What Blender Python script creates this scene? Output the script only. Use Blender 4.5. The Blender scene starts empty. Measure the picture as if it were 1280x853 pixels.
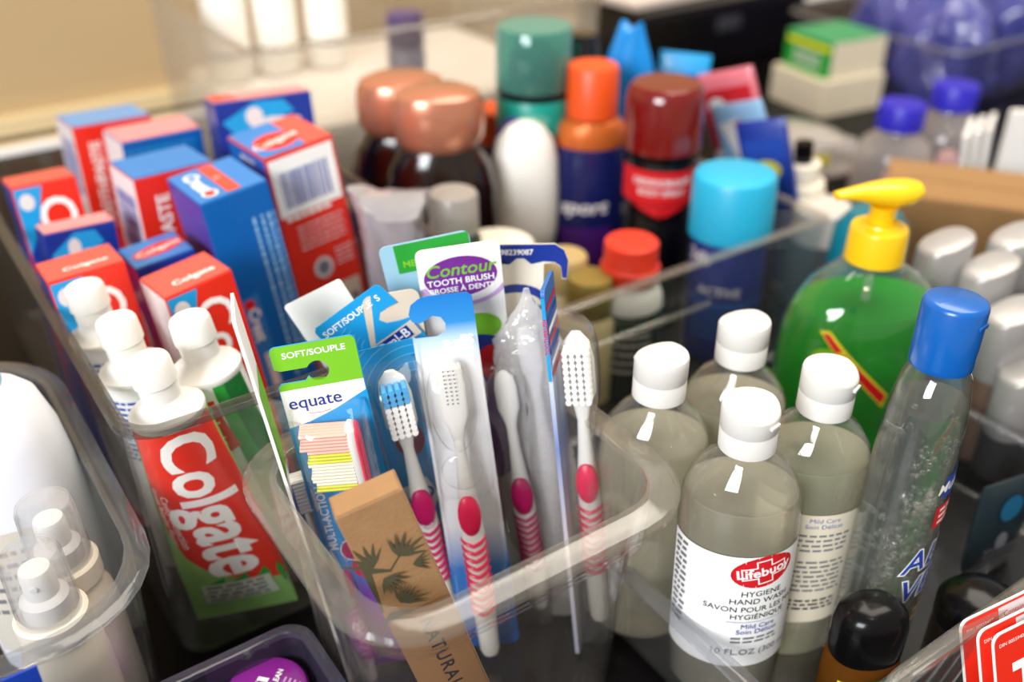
import bpy, bmesh, math, random
from mathutils import Vector, Matrix
random.seed(7)
S = bpy.context.scene
COL = S.collection
R = math.radians

# ------------------------------------------------------------------ camera, world, light, exposure
CAM_H, FPX, PITCH = 0.47, 1250.0, R(31.5)
cd = bpy.data.cameras.new('camera'); cam = bpy.data.objects.new('camera', cd); COL.objects.link(cam)
cam.location = (0, 0, CAM_H); cam.rotation_euler = (R(90) - PITCH, 0, 0)
cd.sensor_width = 36; cd.lens = 36 * FPX / 1280; cd.clip_start = 0.02
cd.dof.use_dof = True; cd.dof.focus_distance = 0.485; cd.dof.aperture_fstop = 3.6
S.camera = cam
w = bpy.data.worlds.new('world'); S.world = w; w.use_nodes = True
w.node_tree.nodes['Background'].inputs[0].default_value = (1.0, 0.95, 0.88, 1)
w.node_tree.nodes['Background'].inputs[1].default_value = 0.42
def lamp(name, kind, loc, energy, col, target=None, **kw):
    l = bpy.data.lights.new(name, kind); l.energy = energy; l.color = col
    for k, v in kw.items(): setattr(l, k, v)
    o = bpy.data.objects.new(name, l); COL.objects.link(o); o.location = loc
    if target: o.rotation_euler = (Vector(target) - Vector(loc)).to_track_quat('-Z', 'Y').to_euler()
    return o
lamp('window_daylight', 'AREA', (-1.3, -1.8, 1.35), 104, (0.93, 0.96, 1.0), (0, .6, 0), shape='RECTANGLE', size=1.3, size_y=1.0)
lamp('ceiling_panel_light', 'AREA', (0.5, 1.0, 2.0), 54, (1.0, 0.92, 0.80), (0.1, .6, 0), shape='RECTANGLE', size=1.6, size_y=1.6)
for k, (x, y) in enumerate(((0.30, -0.35), (0.40, -0.28), (0.31, -0.22))):
    lamp('ceiling_bulb', 'POINT', (x, y, 1.7), 2.4, (1.0, 0.82, 0.58), shadow_soft_size=0.022)
S.view_settings.view_transform = 'Standard'; S.view_settings.look = 'None'
S.view_settings.gamma = 1; S.view_settings.use_curve_mapping = False
S.view_settings.exposure = 0.08
S.cycles.transparent_max_bounces = 40; S.cycles.max_bounces = 14; S.cycles.transmission_bounces = 14
S.cycles.caustics_refractive = False; S.cycles.caustics_reflective = False

# ------------------------------------------------------------------ coordinates
YAW = R(34.5)                                     # the bins stand turned by this much on the table
def ab(a, b, z=0): return Vector((b*math.cos(YAW) - a*math.sin(YAW), b*math.sin(YAW) + a*math.cos(YAW), z))
def at(px, py, z):                                # point at height z seen at photo pixel (px, py)
    dx, dy = (px-640)/FPX, (py-426.5)/FPX
    y = math.cos(PITCH) - dy*math.sin(PITCH); v = -math.sin(PITCH) - dy*math.cos(PITCH)
    t = (z-CAM_H)/v
    return Vector((dx*t, y*t, z))

# ------------------------------------------------------------------ materials
def lin(h):
    if not isinstance(h, str): return tuple(h)
    h = h.lstrip('#'); o = []
    if len(h) == 3: h = ''.join(c*2 for c in h)
    for i in (0, 2, 4):
        c = int(h[i:i+2], 16)/255; o.append(c/12.92 if c <= .04045 else ((c+.055)/1.055)**2.4)
    return tuple(o)
MATS = {}
def newmat(name):
    m = bpy.data.materials.new(name); m.use_nodes = True; nt = m.node_tree
    return m, nt, nt.nodes['Principled BSDF'], nt.nodes['Material Output']
def paint(name, col, rough=.4, var=.06, scale=60, bump=0, bscale=300, metal=0, coat=0, spec=.5, sss=0, trans=0, ior=1.45, grad=None):
    if name in MATS: return MATS[name]
    m, nt, p, out = newmat(name); c = lin(col); N = nt.nodes.new; L = nt.links.new
    tc = N('ShaderNodeTexCoord')
    if grad:                                       # printed colour run along one local axis: (axis, z0, z1, [(pos, col)...])
        sep = N('ShaderNodeSeparateXYZ'); L(tc.outputs['Object'], sep.inputs[0])
        mr = N('ShaderNodeMapRange'); mr.inputs[1].default_value = grad[1]; mr.inputs[2].default_value = grad[2]
        L(sep.outputs[grad[0]], mr.inputs[0]); cr = N('ShaderNodeValToRGB'); L(mr.outputs[0], cr.inputs[0])
        els = cr.color_ramp.elements
        for k, (pos, cc) in enumerate(grad[3]):
            e = els[k] if k < 2 else els.new(pos)
            e.position = pos; e.color = lin(cc) + (1,)
        L(cr.outputs[0], p.inputs['Base Color'])
    else:
        nz = N('ShaderNodeTexNoise'); nz.inputs['Scale'].default_value = scale; nz.inputs['Detail'].default_value = 3
        L(tc.outputs['Object'], nz.inputs['Vector'])
        mx = N('ShaderNodeMix'); mx.data_type = 'RGBA'
        mx.inputs[6].default_value = tuple(x*(1-var) for x in c) + (1,)
        mx.inputs[7].default_value = tuple(min(1, x*(1+var)) for x in c) + (1,)
        L(nz.outputs['Fac'], mx.inputs[0]); L(mx.outputs[2], p.inputs['Base Color'])
    if bump:
        nb = N('ShaderNodeTexNoise'); nb.inputs['Scale'].default_value = bscale; L(tc.outputs['Object'], nb.inputs['Vector'])
        b = N('ShaderNodeBump'); b.inputs['Strength'].default_value = bump; b.inputs['Distance'].default_value = .001
        L(nb.outputs['Fac'], b.inputs['Height']); L(b.outputs[0], p.inputs['Normal'])
    p.inputs['Roughness'].default_value = rough; p.inputs['Metallic'].default_value = metal
    p.inputs['Specular IOR Level'].default_value = spec; p.inputs['Coat Weight'].default_value = coat
    p.inputs['Coat Roughness'].default_value = .08
    if sss:
        p.inputs['Subsurface Weight'].default_value = sss; p.inputs['Subsurface Radius'].default_value = (1, .9, .8)
        p.inputs['Subsurface Scale'].default_value = .006
    p.inputs['Transmission Weight'].default_value = trans; p.inputs['IOR'].default_value = ior
    MATS[name] = m; return m
def clear(name, tint=(1, 1, 1), haze=.06, hazecol=(.85, .83, .8), rough=.04, bump=0, bscale=60, ior=1.45, refl=1.0):
    """thin clear plastic: see-through with Fresnel reflection and a little haze"""
    if name in MATS: return MATS[name]
    m, nt, p, out = newmat(name); nt.nodes.remove(p); N = nt.nodes.new; L = nt.links.new
    tr = N('ShaderNodeBsdfTransparent'); tr.inputs[0].default_value = tuple(tint) + (1,)
    df = N('ShaderNodeBsdfDiffuse'); df.inputs[0].default_value = tuple(hazecol) + (1,)
    tl = N('ShaderNodeBsdfTranslucent'); tl.inputs[0].default_value = tuple(hazecol) + (1,)
    a0 = N('ShaderNodeMixShader'); a0.inputs[0].default_value = .4; L(df.outputs[0], a0.inputs[1]); L(tl.outputs[0], a0.inputs[2])
    lw = N('ShaderNodeLayerWeight'); lw.inputs[0].default_value = .35
    hz = N('ShaderNodeMapRange'); hz.inputs[3].default_value = haze; hz.inputs[4].default_value = min(1, haze*3 + .05)
    L(lw.outputs['Facing'], hz.inputs[0])
    m1 = N('ShaderNodeMixShader'); L(hz.outputs[0], m1.inputs[0]); L(tr.outputs[0], m1.inputs[1]); L(a0.outputs[0], m1.inputs[2])
    gl = N('ShaderNodeBsdfGlossy'); gl.inputs['Roughness'].default_value = rough
    fr = N('ShaderNodeLayerWeight'); fr.inputs[0].default_value = .5      # same for both sides of the thin wall
    pw = N('ShaderNodeMath'); pw.operation = 'POWER'; pw.inputs[1].default_value = 4.0; L(fr.outputs['Facing'], pw.inputs[0])
    ml = N('ShaderNodeMath'); ml.operation = 'MULTIPLY_ADD'; ml.inputs[1].default_value = .8*refl; ml.inputs[2].default_value = .04*refl; ml.use_clamp = True
    L(pw.outputs[0], ml.inputs[0])
    m2 = N('ShaderNodeMixShader'); L(ml.outputs[0], m2.inputs[0]); L(m1.outputs[0], m2.inputs[1]); L(gl.outputs[0], m2.inputs[2])
    if bump:
        tc = N('ShaderNodeTexCoord'); nb = N('ShaderNodeTexNoise'); nb.inputs['Scale'].default_value = bscale; L(tc.outputs['Object'], nb.inputs['Vector'])
        b = N('ShaderNodeBump'); b.inputs['Strength'].default_value = bump; b.inputs['Distance'].default_value = .002
        L(nb.outputs['Fac'], b.inputs['Height'])
        for n in (gl, fr, lw, df): L(b.outputs[0], n.inputs['Normal'])
    L(m2.outputs[0], out.inputs[0]); MATS[name] = m; return m
def liquid(name, col, ior=1.33, milk=.15, milkcol=None, thru=.35, rough=0):
    """a body of coloured liquid: refraction, some straight-through light, a little milkiness"""
    if name in MATS: return MATS[name]
    m, nt, p, out = newmat(name); nt.nodes.remove(p); N = nt.nodes.new; L = nt.links.new
    g = N('ShaderNodeBsdfGlass'); g.inputs[0].default_value = tuple(col) + (1,); g.inputs['IOR'].default_value = ior; g.inputs['Roughness'].default_value = rough
    t = N('ShaderNodeBsdfTransparent'); t.inputs[0].default_value = tuple(col) + (1,)
    a = N('ShaderNodeMixShader'); a.inputs[0].default_value = thru; L(g.outputs[0], a.inputs[1]); L(t.outputs[0], a.inputs[2])
    d = N('ShaderNodeBsdfDiffuse'); d.inputs[0].default_value = tuple(milkcol or col) + (1,)
    tl = N('ShaderNodeBsdfTranslucent'); tl.inputs[0].default_value = tuple(milkcol or col) + (1,)
    q = N('ShaderNodeMixShader'); q.inputs[0].default_value = .5; L(d.outputs[0], q.inputs[1]); L(tl.outputs[0], q.inputs[2])
    b = N('ShaderNodeMixShader'); b.inputs[0].default_value = milk; L(a.outputs[0], b.inputs[1]); L(q.outputs[0], b.inputs[2])
    L(b.outputs[0], out.inputs[0]); MATS[name] = m; return m

WHITE = paint('white_plastic', '#e6e3dc', .36, .02, sss=.12)
INKW = paint('white_ink', '#fbf9f5', .5, .01)
CREAM = paint('cream_plastic', '#e9e0cf', .4, .03, sss=.1)
RED = paint('carton_red', '#e62c18', .38, .05, coat=.25)
INKR = paint('red_ink', '#cf1820', .4, .03)
BLUE = paint('carton_blue', '#0a62b4', .36, .05, coat=.25)
LBLUE = paint('carton_light_blue', '#2f7cc4', .36, .05, coat=.2)
NAVY = paint('carton_navy', '#14328f', .36, .08, coat=.25)
PALE = paint('carton_pale_end', '#ded6d6', .5, .04)
BEIGE = paint('beige_panel', '#dccbb4', .5, .03)
GREY = paint('grey_ink', '#77777f', .5, .03)
DARK = paint('dark_ink', '#23222c', .5, .03)
INKB = paint('blue_ink', '#2147a8', .4, .03)
INKP = paint('purple_ink', '#7b2f92', .4, .06)
SKY = paint('sky_blue_ink', '#1d9ad8', .36, .06, coat=.2)
PINK = paint('pink_rubber', '#dc2450', .35, .04, sss=.1)
MAGENTA = paint('magenta_rubber', '#b3175a', .38, .05)
GREEN = paint('green_ink', '#279a35', .4, .06)
LIME = paint('lime_card', '#7cc42c', .4, .04)
YELLOW = paint('yellow_ink', '#e9dd2c', .4, .04)
CARD = paint('white_card', '#f2efea', .5, .02, bump=.05, bscale=500)
BINCLEAR = clear('bin_clear_plastic', (.99, .985, .975), .004, (.62, .58, .52), .06)
RIMCLEAR = clear('rim_clear_plastic', (.95, .94, .92), .07, (.66, .61, .54), .08, refl=1.3)
SMOKE = clear('bin_smoky_plastic', (.95, .95, .955), .006, (.4, .4, .42), .08)
SMOKERIM = clear('rim_smoky_plastic', (.86, .87, .89), .07, (.5, .51, .53), .1, refl=1.2)
ACRYL = clear('acrylic', (.96, .97, .965), .010, (.6, .6, .58), .05)
BLIST = clear('blister_plastic', (.995, .995, .995), .02, (.92, .91, .90), .05, bump=.15, bscale=110, refl=1.15)
FILM = clear('crinkled_film', (.96, .96, .96),   .34, (.96, .95, .94), .1, bump=.8, bscale=160, refl=1.6)
PET = clear('bottle_plastic', (.99, .99, .985), .008, (.8, .8, .76), .04, refl=1.1)

# ------------------------------------------------------------------ mesh building
class M:
    def __init__(s): s.v = []; s.f = []; s.m = []
    def add(s, vs, fs, mi=0):
        o = len(s.v); s.v += [tuple(p) for p in vs]; s.f += [tuple(i+o for i in f) for f in fs]; s.m += [mi]*len(fs); return s
    def loft(s, rings, c0=True, c1=True, mi=0, closed=False):
        n = len(rings[0]); vs = [p for r in rings for p in r]; fs = []
        k = len(rings)
        for i in range(k if closed else k-1):
            j = (i+1) % k
            for q in range(n): fs.append((i*n+q, i*n+(q+1) % n, j*n+(q+1) % n, j*n+q))
        if not closed and c0: fs.append(tuple(range(n))[::-1])
        if not closed and c1: fs.append(tuple((k-1)*n+q for q in range(n)))
        return s.add(vs, fs, mi)
    def box(s, c, d, mi=0, face_m=None):
        x, y, z = (t/2 for t in d); cx, cy, cz = c
        vs = [(cx+i*x, cy+j*y, cz+k*z) for k in (-1, 1) for j in (-1, 1) for i in (-1, 1)]
        fs = [(0, 2, 3, 1), (4, 5, 7, 6), (0, 1, 5, 4), (2, 6, 7, 3), (0, 4, 6, 2), (1, 3, 7, 5)]  # bottom top front back left right
        o = len(s.v); s.v += vs
        for q, f in enumerate(fs): s.f.append(tuple(i+o for i in f)); s.m.append(face_m[q] if face_m else mi)
        return s
    def prism(s, pts, y0, y1, mi=0):                   # outline in x,z extruded along y
        n = len(pts); vs = [(x, y0, z) for x, z in pts] + [(x, y1, z) for x, z in pts]
        fs = [tuple(range(n)), tuple(range(2*n-1, n-1, -1))] + [(i, i+n, (i+1) % n + n, (i+1) % n) for i in range(n)]
        return s.add(vs, fs, mi)
    def tube(s, path, r, n=8, mi=0):
        path = [Vector(p) for p in path]; rings = []
        for i, p in enumerate(path):
            d = (path[min(i+1, len(path)-1)] - path[max(i-1, 0)]).normalized()
            u = d.cross(Vector((0, 0, 1)) if abs(d.z) < .9 else Vector((1, 0, 0))).normalized(); v = d.cross(u)
            rr = r[i] if isinstance(r, (list, tuple)) else r
            rings.append([p + u*rr*math.cos(2*math.pi*k/n) + v*rr*math.sin(2*math.pi*k/n) for k in range(n)])
        return s.loft(rings, mi=mi)
    def build(s, name, mats, parent=None, smooth=True, ang=38, bevel=0, kind=None):
        me = bpy.data.meshes.new(name); bm = bmesh.new()
        V = [bm.verts.new(p) for p in s.v]
        for f, mi in zip(s.f, s.m):
            try: F = bm.faces.new([V[i] for i in f]); F.material_index = mi; F.smooth = smooth
            except ValueError: pass
        bmesh.ops.remove_doubles(bm, verts=bm.verts, dist=1e-6)
        bmesh.ops.recalc_face_normals(bm, faces=bm.faces)
        if bevel:
            es = [e for e in bm.edges if len(e.link_faces) == 2 and e.calc_face_angle(0) > R(50)]
            bmesh.ops.bevel(bm, geom=es, offset=bevel, segments=2, affect='EDGES', profile=.6)
            for F in bm.faces: F.smooth = smooth
        for e in bm.edges:
            if len(e.link_faces) == 2 and e.calc_face_angle(0) > R(ang): e.smooth = False
        big = [F for F in bm.faces if len(F.verts) > 4]
        if big: bmesh.ops.triangulate(bm, faces=big)
        bm.to_mesh(me); bm.free()
        return link(name, me, mats, parent, kind)
def link(name, me, mats, parent=None, kind=None):
    for m in (mats if isinstance(mats, (list, tuple)) else [mats]): me.materials.append(m)
    o = bpy.data.objects.new(name, me); COL.objects.link(o)
    if parent: o.parent = parent
    if kind: o['kind'] = kind
    return o
def ring(rx, ry, z, n=48, e=2.0, cx=0, cy=0):
    out = []
    for k in range(n):
        t = 2*math.pi*k/n; c, q = math.cos(t), math.sin(t)
        out.append((cx + rx*math.copysign(abs(c)**(2/e), c), cy + ry*math.copysign(abs(q)**(2/e), q), z))
    return out
def lathe(prof, n=48, e=2.0):                        # prof: (r, z) or (rx, ry, z)
    m = M(); rs = []
    for p in prof:
        rx, ry, z = (p[0], p[0], p[1]) if len(p) == 2 else p
        rs.append(ring(max(rx, 1e-5), max(ry, 1e-5), z, n, e))
    return m.loft(rs)
def rrect(hw, hd, r, z, k=7):
    r = min(r, hw-.0005, hd-.0005); out = []
    for cx, cy, a0 in ((hw-r, hd-r, 0), (-hw+r, hd-r, 90), (-hw+r, -hd+r, 180), (hw-r, -hd+r, 270)):
        for i in range(k+1):
            t = R(a0 + 90*i/k); out.append((cx + r*math.cos(t), cy + r*math.sin(t), z))
    return out
def empty(name, label, cat, group=None):
    o = bpy.data.objects.new(name, None); COL.objects.link(o); o.empty_display_size = .02
    o['label'] = label; o['category'] = cat
    if group: o['group'] = group
    return o
def place(o, px, py, L, lx=0, ly=0, yaw=0, z0=.004):
    """stand o (height L, base at local 0) so that its top centre is seen at the pixel; lx, ly lean the top right / away (degrees)"""
    ax = Vector((math.tan(R(lx)), math.tan(R(ly)), 1)).normalized()
    top = at(px, py, z0 + L*ax.z); base = top - ax*L
    f = Vector((math.sin(R(yaw)), -math.cos(R(yaw)), 0)); y = -(f - ax*f.dot(ax)).normalized(); x = y.cross(ax)
    o.matrix_world = Matrix(((x.x, y.x, ax.x, base.x), (x.y, y.y, ax.y, base.y), (x.z, y.z, ax.z, base.z), (0, 0, 0, 1)))
    return o
def pose(o, x, y, lx, ly, yaw, z0=.005):
    """base of o at x, y, z0, leaning by lx (right) and ly (away), turned by yaw (degrees)"""
    ax = Vector((math.tan(R(lx)), math.tan(R(ly)), 1)).normalized()
    f = Vector((math.sin(R(yaw)), -math.cos(R(yaw)), 0)); v = -(f - ax*f.dot(ax)).normalized(); u = v.cross(ax)
    o.matrix_world = Matrix(((u.x, v.x, ax.x, x), (u.y, v.y, ax.y, y), (u.z, v.z, ax.z, z0), (0, 0, 0, 1)))
    return o
def stand(o, p, yaw=0): o.location = p; o.rotation_euler = (0, 0, R(yaw)); return o

# ------------------------------------------------------------------ flat print (lettering, stripes, logos) laid on surfaces
_TX = {}
def glyphs(s, shear=0, bold=0, space=1.0):
    k = (s, shear, bold, space)
    if k not in _TX:
        cu = bpy.data.curves.new('t', 'FONT'); cu.body = s; cu.shear = shear; cu.offset = bold; cu.resolution_u = 3
        cu.align_x = 'CENTER'; cu.align_y = 'CENTER'; cu.space_character = space
        o = bpy.data.objects.new('t', cu); me = o.to_mesh()
        _TX[k] = ([(v.co.x, v.co.y) for v in me.vertices], [tuple(p.vertices) for p in me.polygons])
        o.to_mesh_clear(); bpy.data.objects.remove(o); bpy.data.curves.remove(cu)
    return _TX[k]
class Print:
    def __init__(s): s.it = []; s.mats = []; s.layer = 1
    def mi(s, m):
        if m not in s.mats: s.mats.append(m)
        return s.mats.index(m)
    def _put(s, vs, fs, m, u, v, rot, lift=True):
        c, q = math.cos(R(rot)), math.sin(R(rot))
        s.it.append(([(u+x*c-y*q, v+x*q+y*c) for x, y in vs], fs, s.mi(m), s.layer)); s.layer += 1; return s
    def text(s, t, u, v, size, m, rot=0, shear=0, bold=.0, sx=1.0, space=1.0):
        vs, fs = glyphs(t, shear, bold, space)
        return s._put([(x*size*sx, y*size) for x, y in vs], fs, m, u, v, rot)
    def poly(s, pts, m, u=0, v=0, rot=0): return s._put(pts, [tuple(range(len(pts)))], m, u, v, rot)
    def rect(s, u0, v0, u1, v1, m): return s.poly([(u0, v0), (u1, v0), (u1, v1), (u0, v1)], m)
    def ell(s, u, v, ru, rv, m, rot=0, n=28): return s.poly([(ru*math.cos(2*math.pi*k/n), rv*math.sin(2*math.pi*k/n)) for k in range(n)], m, u, v, rot)
    def arc(s, u, v, r, wd, a0, a1, m, rot=0, sy=1, n=20):
        o = [(math.cos(R(a0+(a1-a0)*k/n)), math.sin(R(a0+(a1-a0)*k/n))) for k in range(n+1)]
        vs = [(x*r, y*r*sy) for x, y in o] + [(x*(r-wd), y*(r-wd)*sy) for x, y in o]
        return s._put(vs, [(k, k+1, n+2+k, n+1+k) for k in range(n)], m, u, v, rot)
    def lines(s, u0, v0, u1, n, pitch, hgt, m, ragged=.25, vert=False):
        vs, fs = [], []
        for k in range(n):                             # rows of fine print, too small to read
            x = u0
            while x < u1 - .002:
                wv = random.uniform(.002, .006); e = min(x+wv, u1 - random.random()*ragged*(u1-u0)*.3)
                if e > x:
                    q = len(vs); y = v0 - k*pitch
                    vs += [(x, y), (e, y), (e, y+hgt), (x, y+hgt)]; fs.append((q, q+1, q+2, q+3))
                x += wv + .0012
        if vert: vs = [(-y + v0 + u0, x - u0 + v0) for x, y in vs]
        return s._put(vs, fs, m, 0, 0, 0)
    def bars(s, u0, v0, u1, v1, m, vert=True):
        vs, fs = [], []; x = u0; e1 = u1 if vert else v1
        if not vert: x = v0
        while x < e1:
            wv = random.choice((.0006, .0009, .0015)); q = len(vs)
            vs += [(x, v0), (x+wv, v0), (x+wv, v1), (x, v1)] if vert else [(u0, x), (u1, x), (u1, x+wv), (u0, x+wv)]
            fs.append((q, q+1, q+2, q+3)); x += wv + random.choice((.0006, .0008, .0013))
        return s._put(vs, fs, m, 0, 0, 0)
    def build(s, name, parent, mapper, cut=0, cutv=0, step=.00006, clip=None, split=False):
        if split:                                      # each printed patch a part of its own
            for it in s.it:
                q = Print(); q.mats = [s.mats[it[2]]]; q.it = [(it[0], it[1], 0, it[3])]; q.build('printed_patch', parent, mapper, cut, cutv, step, clip)
            return
        bm = bmesh.new()
        for vs, fs, mi, ly in s.it:
            b = bmesh.new(); V = [b.verts.new((x, y, ly)) for x, y in vs]
            for f in fs:
                try: b.faces.new([V[i] for i in f])
                except ValueError: pass
            if clip:                                   # print stops at the edge of its card
                for co, no in (((clip[0], 0, 0), (-1, 0, 0)), ((0, clip[1], 0), (0, -1, 0)), ((clip[2], 0, 0), (1, 0, 0)), ((0, clip[3], 0), (0, 1, 0))):
                    bmesh.ops.bisect_plane(b, geom=b.verts[:]+b.edges[:]+b.faces[:], plane_co=co, plane_no=no, clear_outer=True)
            for ax, c in ((0, cut), (1, cutv)):
                if c and vs:
                    lo, hi = min(p[ax] for p in vs), max(p[ax] for p in vs); x = math.floor(lo/c)*c + c
                    while x < hi:
                        bmesh.ops.bisect_plane(b, geom=b.verts[:]+b.edges[:]+b.faces[:], plane_co=(x, 0, 0) if ax == 0 else (0, x, 0), plane_no=(1, 0, 0) if ax == 0 else (0, 1, 0))
                        x += c
            bmesh.ops.triangulate(b, faces=b.faces)
            mp = {v: bm.verts.new(mapper(v.co.x, v.co.y, .00015 + step*v.co.z)) for v in b.verts}
            for F in b.faces:
                try: G = bm.faces.new([mp[v] for v in F.verts]); G.material_index = mi; G.smooth = bool(cut)
                except ValueError: pass
            b.free()
        me = bpy.data.meshes.new(name); bm.to_mesh(me); bm.free()
        return link(name, me, s.mats, parent)
def on_plane(o, du, dv, n=None):
    o, du, dv = Vector(o), Vector(du), Vector(dv); n = Vector(n) if n else du.cross(dv).normalized()
    return lambda u, v, h: o + du*u + dv*v + n*h
def front(y, z0=0): return on_plane((0, y, z0), (1, 0, 0), (0, 0, 1), (0, -1, 0))
def on_round(rx, ry=None, e=2.0):                     # wrapped round an upright body; rx, ry numbers or functions of height
    def mp(u, v, h):
        a = rx(v) if callable(rx) else rx; b = (ry(v) if callable(ry) else ry) if ry else a
        t = u/((a+b)/2); c, q = math.sin(t), math.cos(t)
        return Vector(((a+h)*math.copysign(abs(c)**(2/e), c), -(b+h)*math.copysign(abs(q)**(2/e), q), v))
    return mp
def prof_at(prof, ax):
    def g(z):
        for p, q in zip(prof, prof[1:]):
            if p[-1] <= z <= q[-1] and q[-1] > p[-1]:
                k = (z-p[-1])/(q[-1]-p[-1]); return p[ax]*(1-k) + q[ax]*k
        return prof[0][ax] if z < prof[0][-1] else prof[-1][ax]
    return g

# ------------------------------------------------------------------ the setting: table, wall, floor
def struct(o): o['kind'] = 'structure'; return o
floor = struct(M().box((0, 1.2, -.765), (5, 5, .03)).build('floor', paint('floor_carpet', '#b49a72', .9, .12, 20, bump=.4), smooth=False))
t = empty('table', 'black table that carries all the bins and bottles', 'table')
stand(t, (0, 0, 0), math.degrees(YAW))
TBL = paint('table_black', '#070607', .30, .3, 9, spec=.12)
M().box((.45, .52, -.012), (2.9, 1.72, .024)).build('table_top', TBL, t, False, bevel=.003)
M().box((.45, 1.388, -.005), (2.9, .022, .018)).build('edge_trim', paint('edge_glint_white', '#f2f5fc', .3, .02), t, False, bevel=.002)  # plain white colour stands in for the window glint along the far edge
for x in (-.9, 1.8):
    for y in (-.28, 1.3): M().box((x, y, -.388), (.05, .05, .72)).build('leg', TBL, t, False, bevel=.004)
wall = struct(M().box((.45, 1.46, .3), (4.4, .06, 2.1)).build('wall_back', paint('wall_beige', '#b89e76', .8, .05, 4, bump=.15, bscale=60), smooth=False)); stand(wall, (0, 0, 0), math.degrees(YAW))
trm = struct(M().box((.45, 1.418, .012), (4.4, .024, .05)).build('trim_1', paint('trim_cream', '#cdb78d', .6, .05, 6), smooth=False, bevel=.004)); stand(trm, (0, 0, 0), math.degrees(YAW))

# ------------------------------------------------------------------ clear bins
def make_bin(name, label, a0, a1, b0, b1, h, r=.03, wall_t=.0022, taper=.012, flange=.011, mat=BINCLEAR, rim=RIMCLEAR, lip=.004, step=0, group=None, z0=.0005):
    """an open clear bin; a0..a1, b0..b1 are the outside of its rim on the table grid"""
    o = empty(name, label, 'bin', group); stand(o, ab((a0+a1)/2, (b0+b1)/2, z0), math.degrees(YAW))
    hw, hd = (b1-b0)/2 - flange, (a1-a0)/2 - flange
    m = M(); out = []
    zs = [0, .004, h*.45, h-step-.004 if step else h*.8, h-step if step else h*.9, h-.002]
    def off(z): return taper*(1 - z/h) + (.0045 if step and z < h-step-.002 else 0)
    rings = [rrect(hw-off(0)-.004, hd-off(0)-.004, r, 0)] + [rrect(hw-off(z), hd-off(z), r, z) for z in zs[1:]]
    rings += [rrect(hw-off(z)-wall_t, hd-off(z)-wall_t, max(r-wall_t, .001), max(z, wall_t)) for z in zs[:0:-1]] + [rrect(hw-off(0)-wall_t-.004, hd-off(0)-wall_t-.004, r, wall_t)]
    m.loft(rings).build('body', mat, o)
    F = flange; q = M()
    q.loft([rrect(hw+F-.001, hd+F-.001, r+F, h-lip), rrect(hw+F, hd+F, r+F, h-lip+.001), rrect(hw+F, hd+F, r+F, h-.0025), rrect(hw+F-.002, hd+F-.002, r+F-.002, h-.0005), rrect(hw+.003, hd+.003, r+.003, h),
            rrect(hw-.001, hd-.001, r, h+.0012), rrect(hw-wall_t-.0012, hd-wall_t-.0012, r-wall_t, h+.0004), rrect(hw-wall_t-.001, hd-wall_t-.001, r-wall_t, h-.003), rrect(hw+.0005, hd+.0005, r, h-.0035), rrect(hw+F-.003, hd+F-.003, r+F-.003, h-.0035)], closed=True)
    q.build('rim', rim, o)
    return o
brush_bin = make_bin('clear_bin', 'deep clear plastic bin in front holding packed toothbrushes', .254, .424, .106, .297, .15, r=.03, flange=.013, taper=.008, lip=.006, step=.03)
tp_bin = make_bin('clear_bin', 'clear plastic bin at left full of toothpaste cartons and tubes', .430, .93, .064, .318, .17, r=.018, flange=.004, taper=.003, lip=.004, rim=clear('rim_dark_reflection', (.62, .61, .60), .04, (.35, .33, .30), .06))  # clear rim tinted dark to imitate internal reflection along its edge
left_bin = make_bin('clear_bin', 'rounded clear bin at lower left holding white bottles', .356, .63, -.25, .062, .13, r=.05, flange=.008, taper=.004, mat=SMOKE, rim=SMOKERIM)
deo_bin = make_bin('clear_bin', 'clear acrylic bin behind the toothbrushes holding deodorants and shampoo', .468, .90, .325, .64, .13, r=.006, flange=.0025, taper=.002, wall_t=.003, mat=ACRYL, lip=.004)
soap_bin = make_bin('clear_bin', 'low clear bin at right holding hand wash and sanitizer', .165, .425, .284, .594, .062, r=.02, flange=.006, taper=.002, mat=SMOKE, rim=SMOKERIM)
ticket_bin = make_bin('clear_bin', 'clear bin at lower right corner holding red and white cards', .02, .16, .30, .55, .10, r=.02, flange=.006, taper=.008)
lid_bin = make_bin('small_box', 'small dark smoky open box at the bottom with a purple tub', .27, .384, .015, .124, .055, r=.012, flange=.002, taper=.004, mat=clear('violet_smoke', (.55, .54, .62), .12, (.12, .11, .17), .1), rim=clear('violet_smoke_rim', (.5, .5, .58), .2, (.2, .19, .26), .1))
# raised frame moulded on the front of the acrylic bin
m = M()
fz = .095; y = -.216 - .004
m.tube([(-.10, y, fz-.05), (-.10, y, fz-.006), (-.096, y, fz), (.02, y, fz)], .0022, 8).build('moulded_rib', RIMCLEAR, deo_bin)
# blue sticker on the left bin
m = M(); m.box((-.0, -.1505, .108), (.09, .0008, .04)); st = None

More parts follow.
